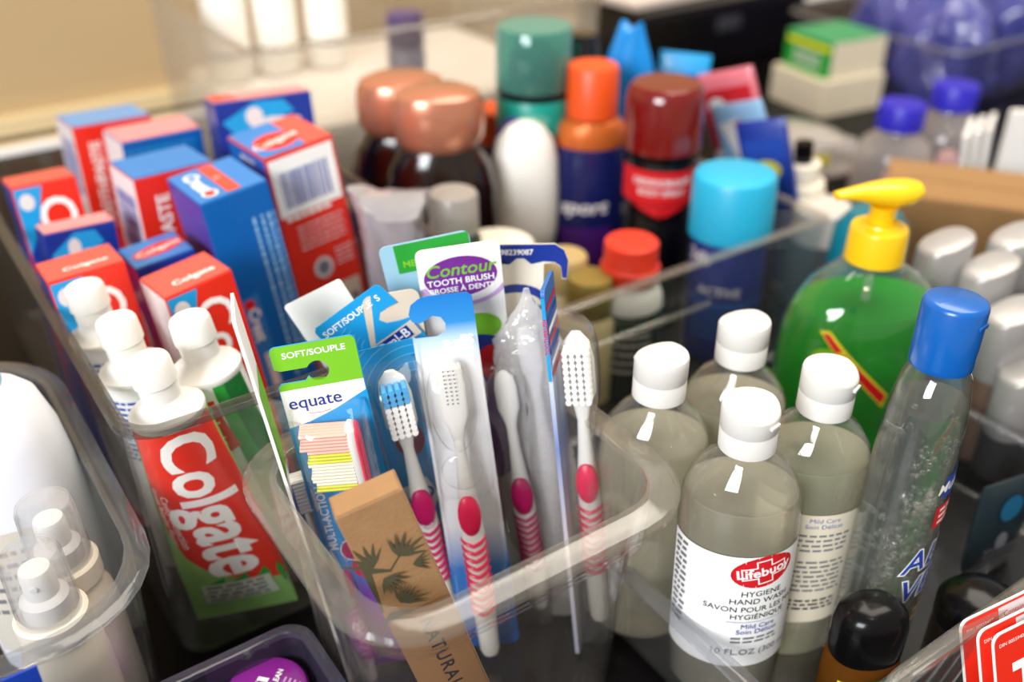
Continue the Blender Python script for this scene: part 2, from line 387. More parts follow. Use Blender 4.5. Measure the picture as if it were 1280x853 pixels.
# ------------------------------------------------------------------ toothpaste cartons
def carton(label, x, y, lx, ly, yaw, W, D, Lh, faces, art, z0=.005, group='toothpaste cartons', flapm=None):
    """faces: materials for front, right, left, back, top; art(kind) draws print on faces"""
    o = empty('toothpaste_carton', label, 'carton', group)
    mats = []; idx = []
    for mm in (faces['back'] if 'back' in faces else faces['front'], faces['top'], faces['front'], faces.get('back', faces['front']), faces['left'], faces['right']):
        if mm not in mats: mats.append(mm)
        idx.append(mats.index(mm))
    M().box((0, 0, Lh/2-.0004), (W, D, Lh-.0008), face_m=idx).build('carton_body', mats, o, False, bevel=.0006)
    fl = M(); fl.box((0, -.0006, Lh-.0001), (W-.001, D-.0022, .0008)).build('end_flap', flapm or faces['top'], o, False)
    maps = {'front': on_plane((0, -D/2, 0), (1, 0, 0), (0, 0, 1)), 'right': on_plane((W/2, 0, 0), (0, 1, 0), (0, 0, 1)),
            'left': on_plane((-W/2, 0, 0), (0, -1, 0), (0, 0, 1)), 'top': on_plane((0, 0, Lh+.0004), (1, 0, 0), (0, 1, 0))}
    for face, fn in art.items():
        p = Print(); fn(p, W, D, Lh); e = .0006; hw_ = (D if face in ('left', 'right') else W)/2 - e
        p.build('lettering', o, maps[face], clip=(-hw_, -D/2+e, hw_, D/2-e) if face == 'top' else (-hw_, e, hw_, Lh-.0012), split=fn is swoosh)
    return pose(o, x, y, lx, ly, yaw, z0 + D/2*max(0, -math.sin(R(ly))) + W/2*abs(math.sin(R(lx)))*0)
def vtext(t, size, mat, u=0, frac=.6, rot=90):
    return lambda p, W, D, L: p.text(t, u, L*frac, size, mat, rot=rot, bold=.02)
def red_front(big=True):
    def f(p, W, D, L):
        p.poly([(-W/2+.001, L-.002), (-W/2+.001, L-.05), (-W/2+.012, L-.03), (-W/2+.02, L-.002)], SKY)
        p.poly([(-W/2+.001, L-.05), (-W/2+.001, L-.09), (-W/2+.006, L-.07), (-W/2+.012, L-.03)], NAVY)
        p.ell(-W/2+.008, L-.012, .005, .006, PALE)
        p.text('Colgate', .003, L-.064, .034, INKW, rot=-90, bold=.012)
    return f
def cg_top(p, W, D, L): p.text('Colgate', .002, -D*.2, .0088, INKW, bold=.015, shear=.1)
def cg_logo_top(p, W, D, L):
    p.rect(-W/2+.001, -D/2+.001, W*.12, D/2-.001, LBLUE); p.ell(-W*.12, -D*.12, W*.3, D*.26, RED, 12); p.text('Colgate', -W*.12, -D*.12, .012, INKW, rot=12, bold=.01)
def swoosh(p, W, D, L):
    p.poly([(-W*.45, L-.016), (-W*.1, L-.003), (W*.2, L-.004), (W*.3, L-.014), (-W*.1, L-.022), (-W*.3, L-.03)], SKY); p.ell(-W*.12, L-.014, W*.09, .007, PALE); p.poly([(-W*.2, L-.018), (W*.05, L-.016), (W*.36, L-.019), (W*.3, L-.025), (-W*.1, L-.028)], PALE)
    p.text('Colgate', 0, L-.06, .016, INKW)
def white_end(p, W, D, L): p.bars(-D/2+.006, L-.06, D/2-.006, L-.015, INKB, vert=False); p.lines(-D/2+.005, L-.07, D/2-.005, 10, .004, .0015, GREY)
def barcode_front(p, W, D, L):
    p.rect(-W/2+.002, L-.048, W/2-.002, L-.003, INKW); p.bars(-W/2+.008, L-.042, W/2-.009, L-.014, INKB)
    p.lines(-W/2+.006, L-.052, W/2-.012, 1, .004, .003, INKW, 0); p.lines(-W/2+.012, L-.06, W/2-.004, 5, .0045, .0014, PALE)
    p.ell(-.002, L-.098, .008, .009, PALE); p.ell(-.002, L-.098, .005, .006, GREY); p.lines(.01, L-.088, W/2-.003, 4, .004, .0014, PALE)
    p.rect(-W/2+.003, L-.185, W/2-.003, L-.116, BEIGE); p.lines(-W/2+.006, L-.124, W/2-.018, 11, .0048, .0014, GREY); p.ell(W/2-.009, L-.132, .0035, .0035, GREY)
def crest_front(p, W, D, L):
    p.lines(.0, .05, .12, 3, .0065, .0022, PALE, .1, vert=False) if False else None
    for k, u in enumerate((.008, .014, .019, .0235)): 
        p2 = [(u, L-.02 - .0*k)]
        y = L-.022
        vs, fs = [], []
        while y > L-.15:
            h = random.uniform(.002, .006); q = len(vs); vs += [(u-.0011, y-h), (u+.0011, y-h), (u+.0011, y), (u-.0011, y)]; fs.append((q, q+1, q+2, q+3)); y -= h+.0014
        p._put(vs, fs, paint('pale_blue_ink', '#8fc3e6', .5), 0, 0, 0)
    p.poly([(-.022, L-.08), (-.004, L-.075), (-.004, L-.16), (-.016, L-.165)], LBLUE); p.ell(-.012, L-.083, .004, .004, INKR); p.text('Crest', -.011, L-.1, .012, INKW, rot=-90, bold=.02)
    p.rect(-.012, L-.165, -.006, L-.125, PALE)
def crest_left(p, W, D, L):
    p.rect(-D/2+.001, .002, D/2-.001, L-.001, paint('violet_panel', '#4b3fa0', .4, .1)); p.poly([(-.002, L-.05), (D/2-.002, L-.09), (D/2-.002, L-.13), (.004, L-.1)], INKR); p.poly([(.004, L-.05), (.01, L-.075), (.004, L-.08)], PALE)
def crest_top(p, W, D, L):
    p.rect(-.003, -D/2+.003, .007, D/2-.004, paint('top_red', '#d8503c', .45)); p.lines(-.001, .0, .005, 1, .004, .0015, PALE); p.text('Crest', -.0125, .004, .0145, INKW, rot=-90, bold=.025, shear=.15); p.ell(-.0125, -.020, .0055, .006, INKW); p.ell(-.0125, -.020, .004, .0045, INKR)
PT = paint('carton_pink_top', '#d98f90', .45, .06); BT = paint('carton_blue_top', '#6d96c8', .45, .06); RT = paint('carton_red_top', '#d9574a', .42, .05, coat=.2)
Cc = carton
Cc('tall red toothpaste carton at back left with pale blue end', -.3421, .8073, -1.76, 5.3, 36, .0649, .0543, .1857, dict(front=RED, right=RED, left=PALE, top=BT), {'front': vtext('TOOTHPASTE', .012, INKW, -.017, .72), 'left': white_end})
Cc('bright blue toothpaste carton with pale pink end, between the two tall red cartons', -.2874, .7611, .2, 2, 38.5, .0645, .0421, .1936, dict(front=BLUE, right=BLUE, left=PALE, top=PT), {'front': lambda p, W, D, L: p.lines(-.03, L-.01, .03, 2, .006, .002, SKY)})
Cc('navy toothpaste carton with white swoosh, rearmost of the carton bin', -.1893, .7545, -4.2, 8.9, 27.7, .0771, .0411, .2182, dict(front=NAVY, right=NAVY, left=NAVY, top=PT), {'front': swoosh, 'top': lambda p, W, D, L: p.rect(-W/2+.002, -D/2+.002, -W/2+.02, D/2-.002, RED)})
Cc('red carton with pale blue lid end and white barcode side, middle of bin', -.2514, .6759, -.46, 1.3, 39.5, .058, .0473, .1997, dict(front=RED, right=RED, left=PALE, top=LBLUE), {'front': vtext('TOOTHPASTE', .013, INKW, -.011, .72), 'left': white_end})
Cc('red toothpaste carton with large white barcode panel on its front', -.150, .713, -5.5, -3.5, 38, .055, .061, .211, dict(front=RED, right=RED, left=BLUE, top=RT), {'front': barcode_front, 'top': cg_logo_top, 'left': lambda p, W, D, L: p.lines(-.01, L-.01, .012, 1, .005, .003, INKW)})
Cc('tall blue toothpaste carton leaning left, violet side panel, red lid stripe', -.180, .649, -6.2, -3, 37.2, .048, .061, .203, dict(front=BLUE, right=BLUE, left=BLUE, top=LBLUE), {'front': crest_front, 'left': crest_left, 'top': crest_top})
Cc('leftmost red toothpaste carton cut by the photo edge', -.327, .656, -5.9, 8.8, 33.5, .044, .048, .189, dict(front=RED, right=RED, left=NAVY, top=RT), {'front': red_front()})
Cc('small navy toothpaste carton with pink top at left edge of bin', -.299, .610, .14, 4.6, 38.2, .047, .022, .178, dict(front=NAVY, right=NAVY, left=NAVY, top=PT), {'front': swoosh})
Cc('red carton with big white letter, behind the capped tubes at left', -.249, .544, -6.57, 4.1, 33.6, .046, .042, .183, dict(front=RED, right=RED, left=NAVY, top=RT), {'front': red_front(), 'top': cg_top})
Cc('blue topped carton with red oval logo between two red cartons', -.2127, .5971, -8.86, 1.7, 34.6, .0392, .0465, .1701, dict(front=NAVY, right=RED, left=RED, top=LBLUE), {'top': lambda p, W, D, L: (p.ell(.002, -.002, .018, .010, RED, 10), p.text('Colgate', .002, -.002, .010, INKW, rot=10, bold=.01)), 'right': lambda p, W, D, L: None})
Cc('red toothpaste carton closest to the tubes, big white letters', -.178, .546, -6.86, -1.4, 40.5, .044, .039, .182, dict(front=RED, right=RED, left=PALE, top=RT), {'front': red_front(), 'top': cg_top})

# ------------------------------------------------------------------ toothpaste tubes
TUBEW = paint('tube_white', '#ecebe8', .32, .03, coat=.2)
TUBEG = paint('tube_green', '#3f9a3a', .32, .25, 25, coat=.2)
def tube(label, px, py, L, lx, ly, yaw, body, art, r=.019, wc=.031, z0=.006):
    o = empty('toothpaste_tube', label, 'tube', 'capped toothpaste tubes')
    zs = L-.034; prof = [(wc, .0006, 0), (wc, .0008, .010), (wc*.99, .004, .018), (wc*.95, .009, zs*.35), (wc*.84, .0135, zs*.6), (r*1.12, r*.94, zs*.85), (r, r, zs)]
    M().loft([ring(a, b, z, 40) for a, b, z in prof]).build('tube_body', body, o)
    M().loft([ring(a, a, z, 40) for a, z in ((r+.0004, zs-.0015), (r+.0008, zs), (r+.0004, zs+.0018), (r*.86, zs+.0034), (.0112, zs+.0075), (.0105, zs+.010))]).build('shoulder', WHITE, o)
    cz = zs+.008
    cp = [(.0100, cz), (.0104, cz+.0005), (.0104, cz+.011), (.0110, cz+.0115), (.0116, cz+.012), (.0112, cz+.0235), (.0104, cz+.0252), (.0085, cz+.0260), (.0078, cz+.0255), (0, cz+.0253)]
    lathe(cp, 36).build('cap', WHITE, o)
    p = Print(); art(p, zs)
    if p.it: p.build('printed_art', o, on_round(prof_at(prof, 0), prof_at(prof, 1)), cut=.003, cutv=.012)
    return place(o, px, py, L, lx, ly, yaw, z0)
def art_big(p, zs):
    p.poly([(-.040, zs-.003), (-.024, zs-.003), (-.020, zs-.05), (-.027, .03), (-.034, .03)], GREEN)
    pts = [(.030, zs-.002), (-.020, zs-.002), (-.0225, zs-.03), (-.0225, zs-.055), (-.020, zs-.078), (-.014, zs-.1), (-.004, zs-.118), (.008, zs-.128), (.020, zs-.132), (.033, zs-.130)]
    p.poly(pts, RED)
    p.text('Colgate', .006, zs-.062, .037, INKW, rot=-90, bold=.028)
    p.text('Cavity Protection', -.013, zs-.07, .0062, INKW, rot=-86); p.text('Great Regular Flavor', -.018, zs-.066, .0055, INKW, rot=-86)
    for k in range(4): p.poly([(0, 0), (.012, .003), (.02, .0), (.012, -.003)], GREEN, -.012+.011*k, zs-.138, 60+10*k)
    p.rect(-.012, .014, .014, .032, paint('tube_stamp', '#cfd8c4', .6)); p.lines(-.010, .028, .012, 4, .004, .0022, GREY)
def art_small(p, zs):
    p.poly([(.006, zs-.002), (.020, zs-.002), (.024, .06), (.008, .06)], LIME if False else GREEN); p.poly([(.012, zs-.002), (.026, zs-.002), (.030, .06), (.018, .06)], paint('tube_dark_green', '#1f6f33', .35))
    p.poly([(-.008, zs-.012), (.004, zs-.010), (.008, zs-.045), (.0, zs-.05), (-.008, zs-.035)], RED); p.text('Colgate', -.0005, zs-.028, .010, INKW, rot=-84, bold=.015)
    for k in range(4): 
        q = Print(); vs, fs = [], []; y = zs-.014
        while y > zs-.1:
            h = random.uniform(.001, .004); n = len(vs); u = -.014-.003*k
            vs += [(u, y-h), (u+.0016, y-h), (u+.0016, y), (u, y)]; fs.append((n, n+1, n+2, n+3)); y -= h+.001
        p._put(vs, fs, INKB, 0, 0, 0)
def art_back(p, zs):
    p.poly([(.018, zs-.004), (.028, zs-.004), (.034, .06), (.020, .06)], GREEN)
    p.lines(-.018, zs-.012, .012, 12, .004, .0018, INKB)
tube('large red and green toothpaste tube in front corner of carton bin', 183, 448, .192, -7, -3, 8, TUBEG if False else paint('tube_front_green', '#93c86e', .32, .3, 30, coat=.2), art_big, r=.0195)
tube('white and green toothpaste tube with small red logo', 235, 396, .196, -7, -2, 4, TUBEW, art_small)
tube('white toothpaste tube with flip cap just behind the large red tube', 143, 398, .192, -6, -2, -10, TUBEW, art_back, r=.0185)
tube('rear left toothpaste tube in front of red carton', 103, 356, .192, -6, -2, -10, TUBEW, art_back, r=.018)

# ------------------------------------------------------------------ left bin: lotion and sprays
o = empty('lotion_bottle', 'large white lotion bottle with light blue neck at left edge', 'bottle')
pf = [(.033, .026, 0), (.036, .030, .003), (.037, .031, .06), (.037, .031, .12), (.035, .030, .145), (.030, .027, .165), (.024, .022, .172), (.017, .017, .176), (.015, .015, .178)]
lathe(pf, 48, 2.3).build('bottle_body', paint('lotion_white', '#e6e7ee', .4, .02, sss=.15), o)
lathe([(.0165, .177), (.017, .178), (.017, .194), (.015, .196), (.006, .197), (.006, .208), (.0, .208)], 36).build('neck_collar', paint('pale_blue', '#8fc4ea', .4, .04), o)
M().box((.0, -.016, .2115), (.016, .05, .009)).build('pump_head', paint('pale_blue', '#8fc4ea'), o, bevel=.002)
p = Print(); p.rect(-.03, .02, .03, .105, paint('lotion_label', '#cfc9bd', .5)); p.lines(-.025, .09, .025, 6, .008, .003, GREY); p.build('label', o, on_round(.0372, .0312, 2.3), cut=.003)
place(o, -75, 408, .215, -4, 0, 20, .004)
def spray(label, px, py, yaw):
    o = empty('spray_bottle', label, 'bottle', 'small white mist spray bottles')
    lathe([(.018, 0), (.0215, .002), (.022, .01), (.022, .075), (.0205, .088), (.0165, .096), (.0165, .100), (.0185, .1005), (.0185, .112), (.017, .1135), (.012, .114)], 40).build('bottle_body', CREAM, o)
    lathe([(.0118, .113), (.0122, .114), (.0122, .124), (.0085, .127), (.0082, .141), (.0075, .143), (0, .1435)], 32).build('spray_head', WHITE, o)
    M().tube([(0, -.006, .136), (0, -.0095, .136)], .0018).build('nozzle', WHITE, o)
    lathe([(.0158, .113), (.0162, .114), (.0150, .150), (.0138, .1535), (.0, .154), (0, .1528), (.0130, .1523), (.0142, .149), (.0152, .114)], 40).build('overcap', clear('overcap_clear', (.97, .97, .98), .07, (.85, .84, .83), .06), o)
    p = Print(); p.rect(-.02, .03, .02, .07, paint('spray_label', '#e3d6c2', .5)); p.ell(.0, .06, .005, .005, paint('orange_ink', '#d08a3a')); p.lines(-.015, .05, .015, 5, .004, .0018, GREY); p.build('label', o, on_round(.0221), cut=.003)
    place(o, px, py, .154*.93, -2, 0, yaw, .004); o.matrix_world = o.matrix_world @ Matrix.Scale(.93, 4); return o
spray('white mist spray bottle with clear overcap, nearest the bin front', 34, 690, 10)
spray('white mist spray bottle with clear overcap, beside the lotion bottle', 52, 628, 0)
o = M().box((0, 0, 0), (.05, .0012, .045)).build('sticker', paint('sticker_blue', '#1b3fa6', .35, .05, coat=.3), None, bevel=.0003)
pr = Print(); pr.ell(-.004, -.008, .012, .009, SKY); pr.poly([(-.012, .002), (.0, .014), (.006, .004)], SKY); pr.build('printed_art', o, on_plane((0, -.0007, 0), (1, 0, 0), (0, 0, 1)))
o['label'] = 'shiny blue sticker on the front of the rounded left bin'; o['category'] = 'sticker'
o.location = ab(.3548, -.027, .107); o.rotation_euler = (0, 0, YAW)

# purple tub in the small box
o = empty('purple_tub', 'round purple tub with printed lid in the small dark box', 'tub')
lathe([(.019, 0), (.0205, .001), (.0205, .026), (.0195, .027)], 40).build('tub_body', paint('tub_purple', '#6d1a6e', .3, .05, coat=.3), o)
lathe([(.0215, .026), (.022, .0265), (.022, .035), (.0205, .0372), (.018, .0376), (0, .0372)], 48).build('lid', paint('lid_purple', '#86218a', .28, .05, coat=.4), o)
p = Print(); p.rect(-.012, .001, .006, .007, INKW); p.text('FUM', -.003, .004, .0068, paint('tub_purple', ''), bold=.02); p.text('DEEP CLEAN', .001, -.003, .0042, INKW, bold=.02)
p.lines(-.009, -.008, .009, 4, .0028, .0011, paint('lid_ink', '#c99ccb')); p.build('lettering', o, on_plane((0, 0, .0376), (1, 0, 0), (0, 1, 0)))
stand(o, at(333, 860, .042) - Vector((0, 0, .042-.0042)), 78)

# ------------------------------------------------------------------ toothbrushes and packs
def brush(parent, L=.19, y=-.008, body=WHITE, grip=PINK, bristle=((INKW, 9),), face=1, oval=True, headw=.0062, bands=9, hs=1.0, z1=None):
    """toothbrush as a part: handle mesh with head, bristle tufts and rubber grip as sub-parts. Handle runs up local z; face=-1 shows the bristles to the front"""
    z1 = z1 or L; z0 = z1-L
    h = M(); S_ = [(0, .0042, .003), (.004, .0056, .0042), (.03, .0062, .0048), (.06, .0058, .0052), (.085, .0066, .0056), (.1, .0060, .005), (.118, .0042, .0036), (.135, .0031, .0028), (.150, .0030, .0026), (.157, .0045, .0024), (.163, headw, .0023), (.178, headw*1.02, .0022), (.186, headw*.8, .002), (.19, headw*.3, .0012)]
    k = L/.19; sc = lambda z: .19 - (.19-z)*hs if z >= .15 else min(z, .136)
    S_ = [(sc(z), rx, ry) for z, rx, ry in S_]
    hd = h.loft([ring(rx, ry, z0+z*k, 20, 2, 0, y) for z, rx, ry in S_]).build('toothbrush', body, parent)
    t = M(); n = 0
    rows = 9
    for i in range(rows):
        for j in (-1.5, -.5, .5, 1.5):
            zz = z0 + sc(.162 + .0027*i)*k; x = j*headw*.42
            t.loft([[(x+headw*.205*math.cos(a), y - face_y, zz+.0014*hs*math.sin(a)) for a in [math.pi/3*q for q in range(6)]] for face_y in ((.0015, .0105) if face > 0 else (-.0015, -.0105))], mi=(i//3) % len(bristle))
    t.build('bristles', [b[0] for b in bristle], hd, kind=None)
    if oval:
        M().loft([[(rx*math.cos(a), y-.0052-dy, z0+.098*k+rz*math.sin(a)) for a in [2*math.pi*q/24 for q in range(24)]] for rx, rz, dy in ((.0064, .0125, -.002), (.0062, .0122, .0005), (.0048, .010, .0018), (.002, .005, .0024))]).build('thumb_grip', grip, hd)
    g = M()
    for i in range(bands):
        zz = z0 + (.080 - .0052*i)*k; rr = .0063
        pts = [(rr*math.sin(a), y - .0060*math.cos(a), zz + .0022*abs(math.sin(a)) - .001) for a in [math.pi*(-.55 + 1.1*q/12) for q in range(13)]]
        g.tube(pts, .0011, 6)
    if bands: g.build('grip_bands', grip, hd)
    return hd
def blister(parent, W, Lz, z0, hgt, hfun=None, mat=BLIST, y=0, nx=14, nz=44, name='blister'):
    """moulded clear dome standing proud of the card front"""
    m = M(); vs = []; 
    for k in range(nz+1):
        for i in range(nx+1):
            u, v = i/nx*2-1, k/nz
            e = max(0, 1-abs(u)**5)**.5 * max(0, 1-abs(v*2-1)**16)**.5
            hh = hgt*e*(hfun(u, v) if hfun else 1)
            vs.append((u*W/2, y - .0006 - hh, z0 + v*Lz))
    fs = [(k*(nx+1)+i, k*(nx+1)+i+1, (k+1)*(nx+1)+i+1, (k+1)*(nx+1)+i) for k in range(nz) for i in range(nx)]
    return m.add(vs, fs).build(name, mat, parent)
def rcard(W, H, r=.004, top_only=False, k=5):
    hw = W/2; pts = []
    for cx, cz, a0 in ((hw-r, H-r, 0), (-hw+r, H-r, 90), (-hw+r, r, 180), (hw-r, r, 270)):
        for i in range(k+1): t = R(a0+90*i/k); pts.append((cx+r*math.cos(t), cz+r*math.sin(t)))
    return pts
def hookcard(W, H, side=-1, slot_z=.012, r=.003):
    """card whose hang hole is open to one side: (round hole plus a slot to the edge)"""
    hw = W/2; zc = H-slot_z-.006; rh = .0055; pts = []
    for cx, cz, a0 in ((hw-r, H-r, 0), (-hw+r, H-r, 90)):
        for i in range(6): t = R(a0+90*i/5); pts.append((cx+r*math.cos(t), cz+r*math.sin(t)))
    pts += [(-hw, zc+.004), (-hw+.003, zc+.0026), (-.006, zc+.0026)]
    pts += [(rh*math.cos(R(a)), zc+rh*math.sin(R(a))) for a in range(150, -160, -18)]
    pts += [(-.007, zc-.0045), (-hw+.002, zc-.0045), (-hw, zc-.0065), (-hw, .003), (-hw+.003, 0), (hw-.003, 0), (hw, .003)]
    if side > 0: pts = [(-x, z) for x, z in pts][::-1]
    return pts
def pack(label, pts, mats, group='packed toothbrushes', thick=.0006, cat='toothbrush pack', name='toothbrush_pack'):
    o = empty(name, label, cat, group)
    M().prism(pts, 0, thick).build('backing_card', mats, o, False)
    return o
# lime, white and blue pack
W_, H_ = .042, .215
o = pack('toothbrush pack with lime green top and blue and white card', hookcard(W_, H_, -1, .010), paint('card_eq', '#fff', .4, grad=('Z', 0, .215, [(0, '#7d2a9a'), (.16, '#8a2f9e'), (.26, '#7a3db5'), (.36, '#1b96dc'), (.9, '#1b9be0'), (1, '#1b9be0')])))
p = Print(); hw = W_/2-.0004
p.poly([(-hw, H_-.0245), (hw, H_-.0245), (hw, H_-.031), (.004, H_-.039), (-.010, H_-.044), (-hw, H_-.046)], INKW)
p.poly([(x*.985, max(z, H_-.0245)) for x, z in hookcard(W_, H_, -1, .010) if z > H_-.026] + [(-hw, H_-.0245), (hw, H_-.0245)], LIME)
p.text('SOFT/SOUPLE', 0, H_-.0055, .0046, INKW, bold=.02, sx=1.1); p.text('equate', -.005, H_-.0325, .0098, NAVY, bold=.008); p.arc(-.004, H_-.036, .009, .0007, 230, 310, INKR, sy=.4)
p.text('MULTI-ACTION', -.0145, H_-.105, .0062, INKW, rot=90, bold=.02)
p.ell(-.006, H_-.128, .006, .006, MAGENTA); p.ell(.002, H_-.140, .010, .010, PINK); p.arc(-.004, H_-.128, .008, .0006, 0, 360, INKW)
p.build('lettering', o, front(0), split=True)
hd = M().loft([ring(rx, ry, z, 20, 2.4, .010, -.011) for rx, ry, z in ((.0028, .003, .07), (.003, .003, .125), (.0030, .004, .134), (.0034, .006, .140), (.0034, .007, .165), (.003, .006, .171), (.001, .002, .174))]).build('toothbrush', WHITE, o)
M().loft([ring(rx, ry, z, 16, 2.2, .0128, -.011) for rx, ry, z in ((.0012, .003, .085), (.0016, .0042, .13), (.0018, .0066, .142), (.0018, .0072, .164), (.0015, .006, .170), (.0005, .002, .173))]).build('rubber_back', PINK, hd)
tf = M(); PK2 = paint('bristle_pink', '#f3b9a8', .6); YB = paint('bristle_yellow', '#d9d93a', .6); IV = paint('bristle_ivory', '#f4ead2', .6)
for i in range(18):
    for j in range(5):
        zz = .1375 + i*.0019; yy = -.016 + j*.0026; tip = -.0125 + .0012*math.sin(i*1.3) - (.002 if i > 12 else 0)
        tf.loft([[(x, yy+.00115*math.cos(q*math.pi/3), zz + (x-.007)*-.12 + .0010*math.sin(q*math.pi/3)) for q in range(6)] for x in (tip, .008)], mi=(0 if i > 11 else 1 if i in (9, 10, 11, 0, 1) else 2))
tf.build('bristles', [PK2, YB, IV], hd)
blister(o, .038, .170, .010, .020, lambda u, v: .55 + .45*(1/(1+math.exp(-(v-.62)*26))))
pose(o, -.0703, .3991, -7, 2.64, 8, .006)
EQ = o
# clear front pack with pink brush (matched blue run at top and bottom)
W_, H_ = .034, .222
o = pack('clear faced toothbrush pack with blue hook top, brush back showing', [(.014, H_), (.0165, H_-.0025), (.017, .003), (.014, 0), (-.014, 0), (-.017, .003), (-.017, H_-.021), (-.0155, H_-.0225), (-.004, H_-.0225), (.0005, H_-.020), (.001, H_-.0155), (-.001, H_-.012), (-.005, H_-.0108), (-.009, H_-.013), (-.0125, H_-.0145), (-.016, H_-.013), (-.0172, H_-.009), (-.0155, H_-.004), (-.011, H_-.001), (-.006, H_)], paint('card_es', '#fff', .35, grad=('Z', 0, .222, [(0, '#174f9a'), (.25, '#1f6fb8'), (.38, '#e3e3e6'), (.82, '#f4f2f2'), (.885, '#c4dcef'), (.93, '#2f8bd0'), (1, '#1678c8')])))
p = Print(); p.text('ES', .011, H_-.026, .0075, INKW, bold=.03); p.rect(.008, H_-.031, .014, H_-.0295, INKW); p.build('lettering', o, front(0))
hd = brush(o, L=.188, y=-.010, body=WHITE, grip=PINK, bristle=((INKW, 1),), face=-1, bands=10, hs=1.2, headw=.0072, z1=.19)
p = Print()
for k in range(9): 
    for j in (-1, 0, 1): p.ell(j*.0026, .166+k*.0024, .0005, .0005, GREY, n=8)
p.build('bristle_holes', hd, front(-.0122))
def hf(u, v):
    a = math.exp(-((v-.82)/.12)**4)*(1 if u*u < .75 else .75); b = math.exp(-((v-.57)/.05)**4)*.9
    return max(.55, .75*a+.25, b)
blister(o, .031, .190, .008, .017, hf)
ri = M(); ri.loft([[(rx*math.cos(a), y_, zc+rz*math.sin(a)) for a in [2*math.pi*q/40 for q in range(40)]] for rx, rz, y_, zc in ((.0125, .028, -.015, .168), (.0119, .0272, -.0192, .168), (.0108, .0255, -.0205, .168), (.008, .02, -.0208, .168))], c0=False).build('head_window', BLIST, o)
M().loft([[(r_*math.cos(a), y_, .128+r_*math.sin(a)) for a in [2*math.pi*q/32 for q in range(32)]] for r_, y_ in ((.0112, -.015), (.0105, -.018), (.008, -.0195), (.004, -.020), (.0005, -.0202))], c0=False).build('thumb_window', BLIST, o)
place(o, 549, 369, H_, -6.5, 9, 2, .006)
# purple oval card pack
W_, H_ = .0445, .238
o = pack('white card toothbrush pack with purple oval logo at back', rcard(W_, H_, .004), CARD)
p = Print(); p.ell(0, H_-.019, .0195, .0125, INKP); p.text('Contour', 0, H_-.0145, .0105, LIME, bold=.012, shear=.2); p.text('TOOTH BRUSH', 0, H_-.0215, .0052, INKW, bold=.02); p.text('BROSSE À DENTS', 0, H_-.0265, .0045, INKW, bold=.02)
p.arc(.002, H_-.019, .025, .003, 195, 340, paint('lilac_ink', '#c9a6d6'), sy=.75); p.ell(.006, H_-.053, .013, .009, LIME); p.rect(-.0225, .004, .0225, H_-.062, INKP); p.ell(.004, H_-.066, .014, .008, NAVY)
p.ell(.012, H_-.078, .009, .012, INKR); p.build('lettering', o, front(0), clip=(-W_/2+.0004, .001, W_/2-.0004, H_-.0005))
brush(o, L=.15, y=-.008, z1=.16, grip=MAGENTA, face=-1); blister(o, .036, .15, .01, .016)
pose(o, -.0104, .4889, -4.4, -5.5, 8.3, .006)
# medium pack, green header on blue card
W_, H_ = .0490, .236
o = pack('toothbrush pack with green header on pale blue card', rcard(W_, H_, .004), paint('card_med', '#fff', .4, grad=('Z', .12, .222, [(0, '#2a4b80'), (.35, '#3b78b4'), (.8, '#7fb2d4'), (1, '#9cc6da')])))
p = Print(); p.rect(-.0165, H_-.018, .0240, H_-.0006, GREEN); p.text('MEDIUM', -.003, H_-.013, .0056, LIME, bold=.02); p.ell(.004, H_-.06, .012, .012, SKY); p.build('lettering', o, front(0), split=True)
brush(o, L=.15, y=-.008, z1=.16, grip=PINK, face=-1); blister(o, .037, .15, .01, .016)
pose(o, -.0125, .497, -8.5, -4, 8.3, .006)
# navy hanger pack
W_, H_ = .046, .226
hw = W_/2
hp = [(hw-.006, H_), (-hw, H_), (-hw, H_-.003), (-hw, .0), (hw-.012, 0), (hw-.012, H_-.028), (hw-.012, H_-.012), (hw-.006, H_-.0115), (hw-.0025, H_-.014), (hw-.0018, H_-.021), (hw+.0012, H_-.0215), (hw+.0018, H_-.010), (hw-.001, H_-.0035)]
o = pack('clear toothbrush pack with navy blue hanger hook on top', hp, CREAM)
p = Print(); p.poly([(hw-.006, H_-.0004), (-hw+.0003, H_-.0004), (-hw+.0003, H_-.011), (-.012, H_-.008), (-.008, H_-.012), (-.004, H_-.0085), (0, H_-.0085), (.004, H_-.012), (hw-.012, H_-.0105), (hw-.006, H_-.011), (hw-.0025, H_-.0136), (hw-.0016, H_-.0205), (hw+.001, H_-.021), (hw+.0015, H_-.010), (hw-.001, H_-.0038)], NAVY)
p.text('98239087', -.004, H_-.005, .0045, INKW, bold=.02); p.ell(-.004, H_-.036, .018, .012, NAVY); p.ell(-.004, H_-.038, .015, .009, CREAM); p.build('lettering', o, front(0))
m = M().tube([(.018, -.004, .02), (.013, -.004, .10), (.012, -.004, .15), (.009, -.004, .19)], .0016).build('teal_edge', paint('teal', '#12748a', .4), o)
blister(o, .036, .18, .006, .014)
place(o, 655, 305, H_, 0, 4, 2)
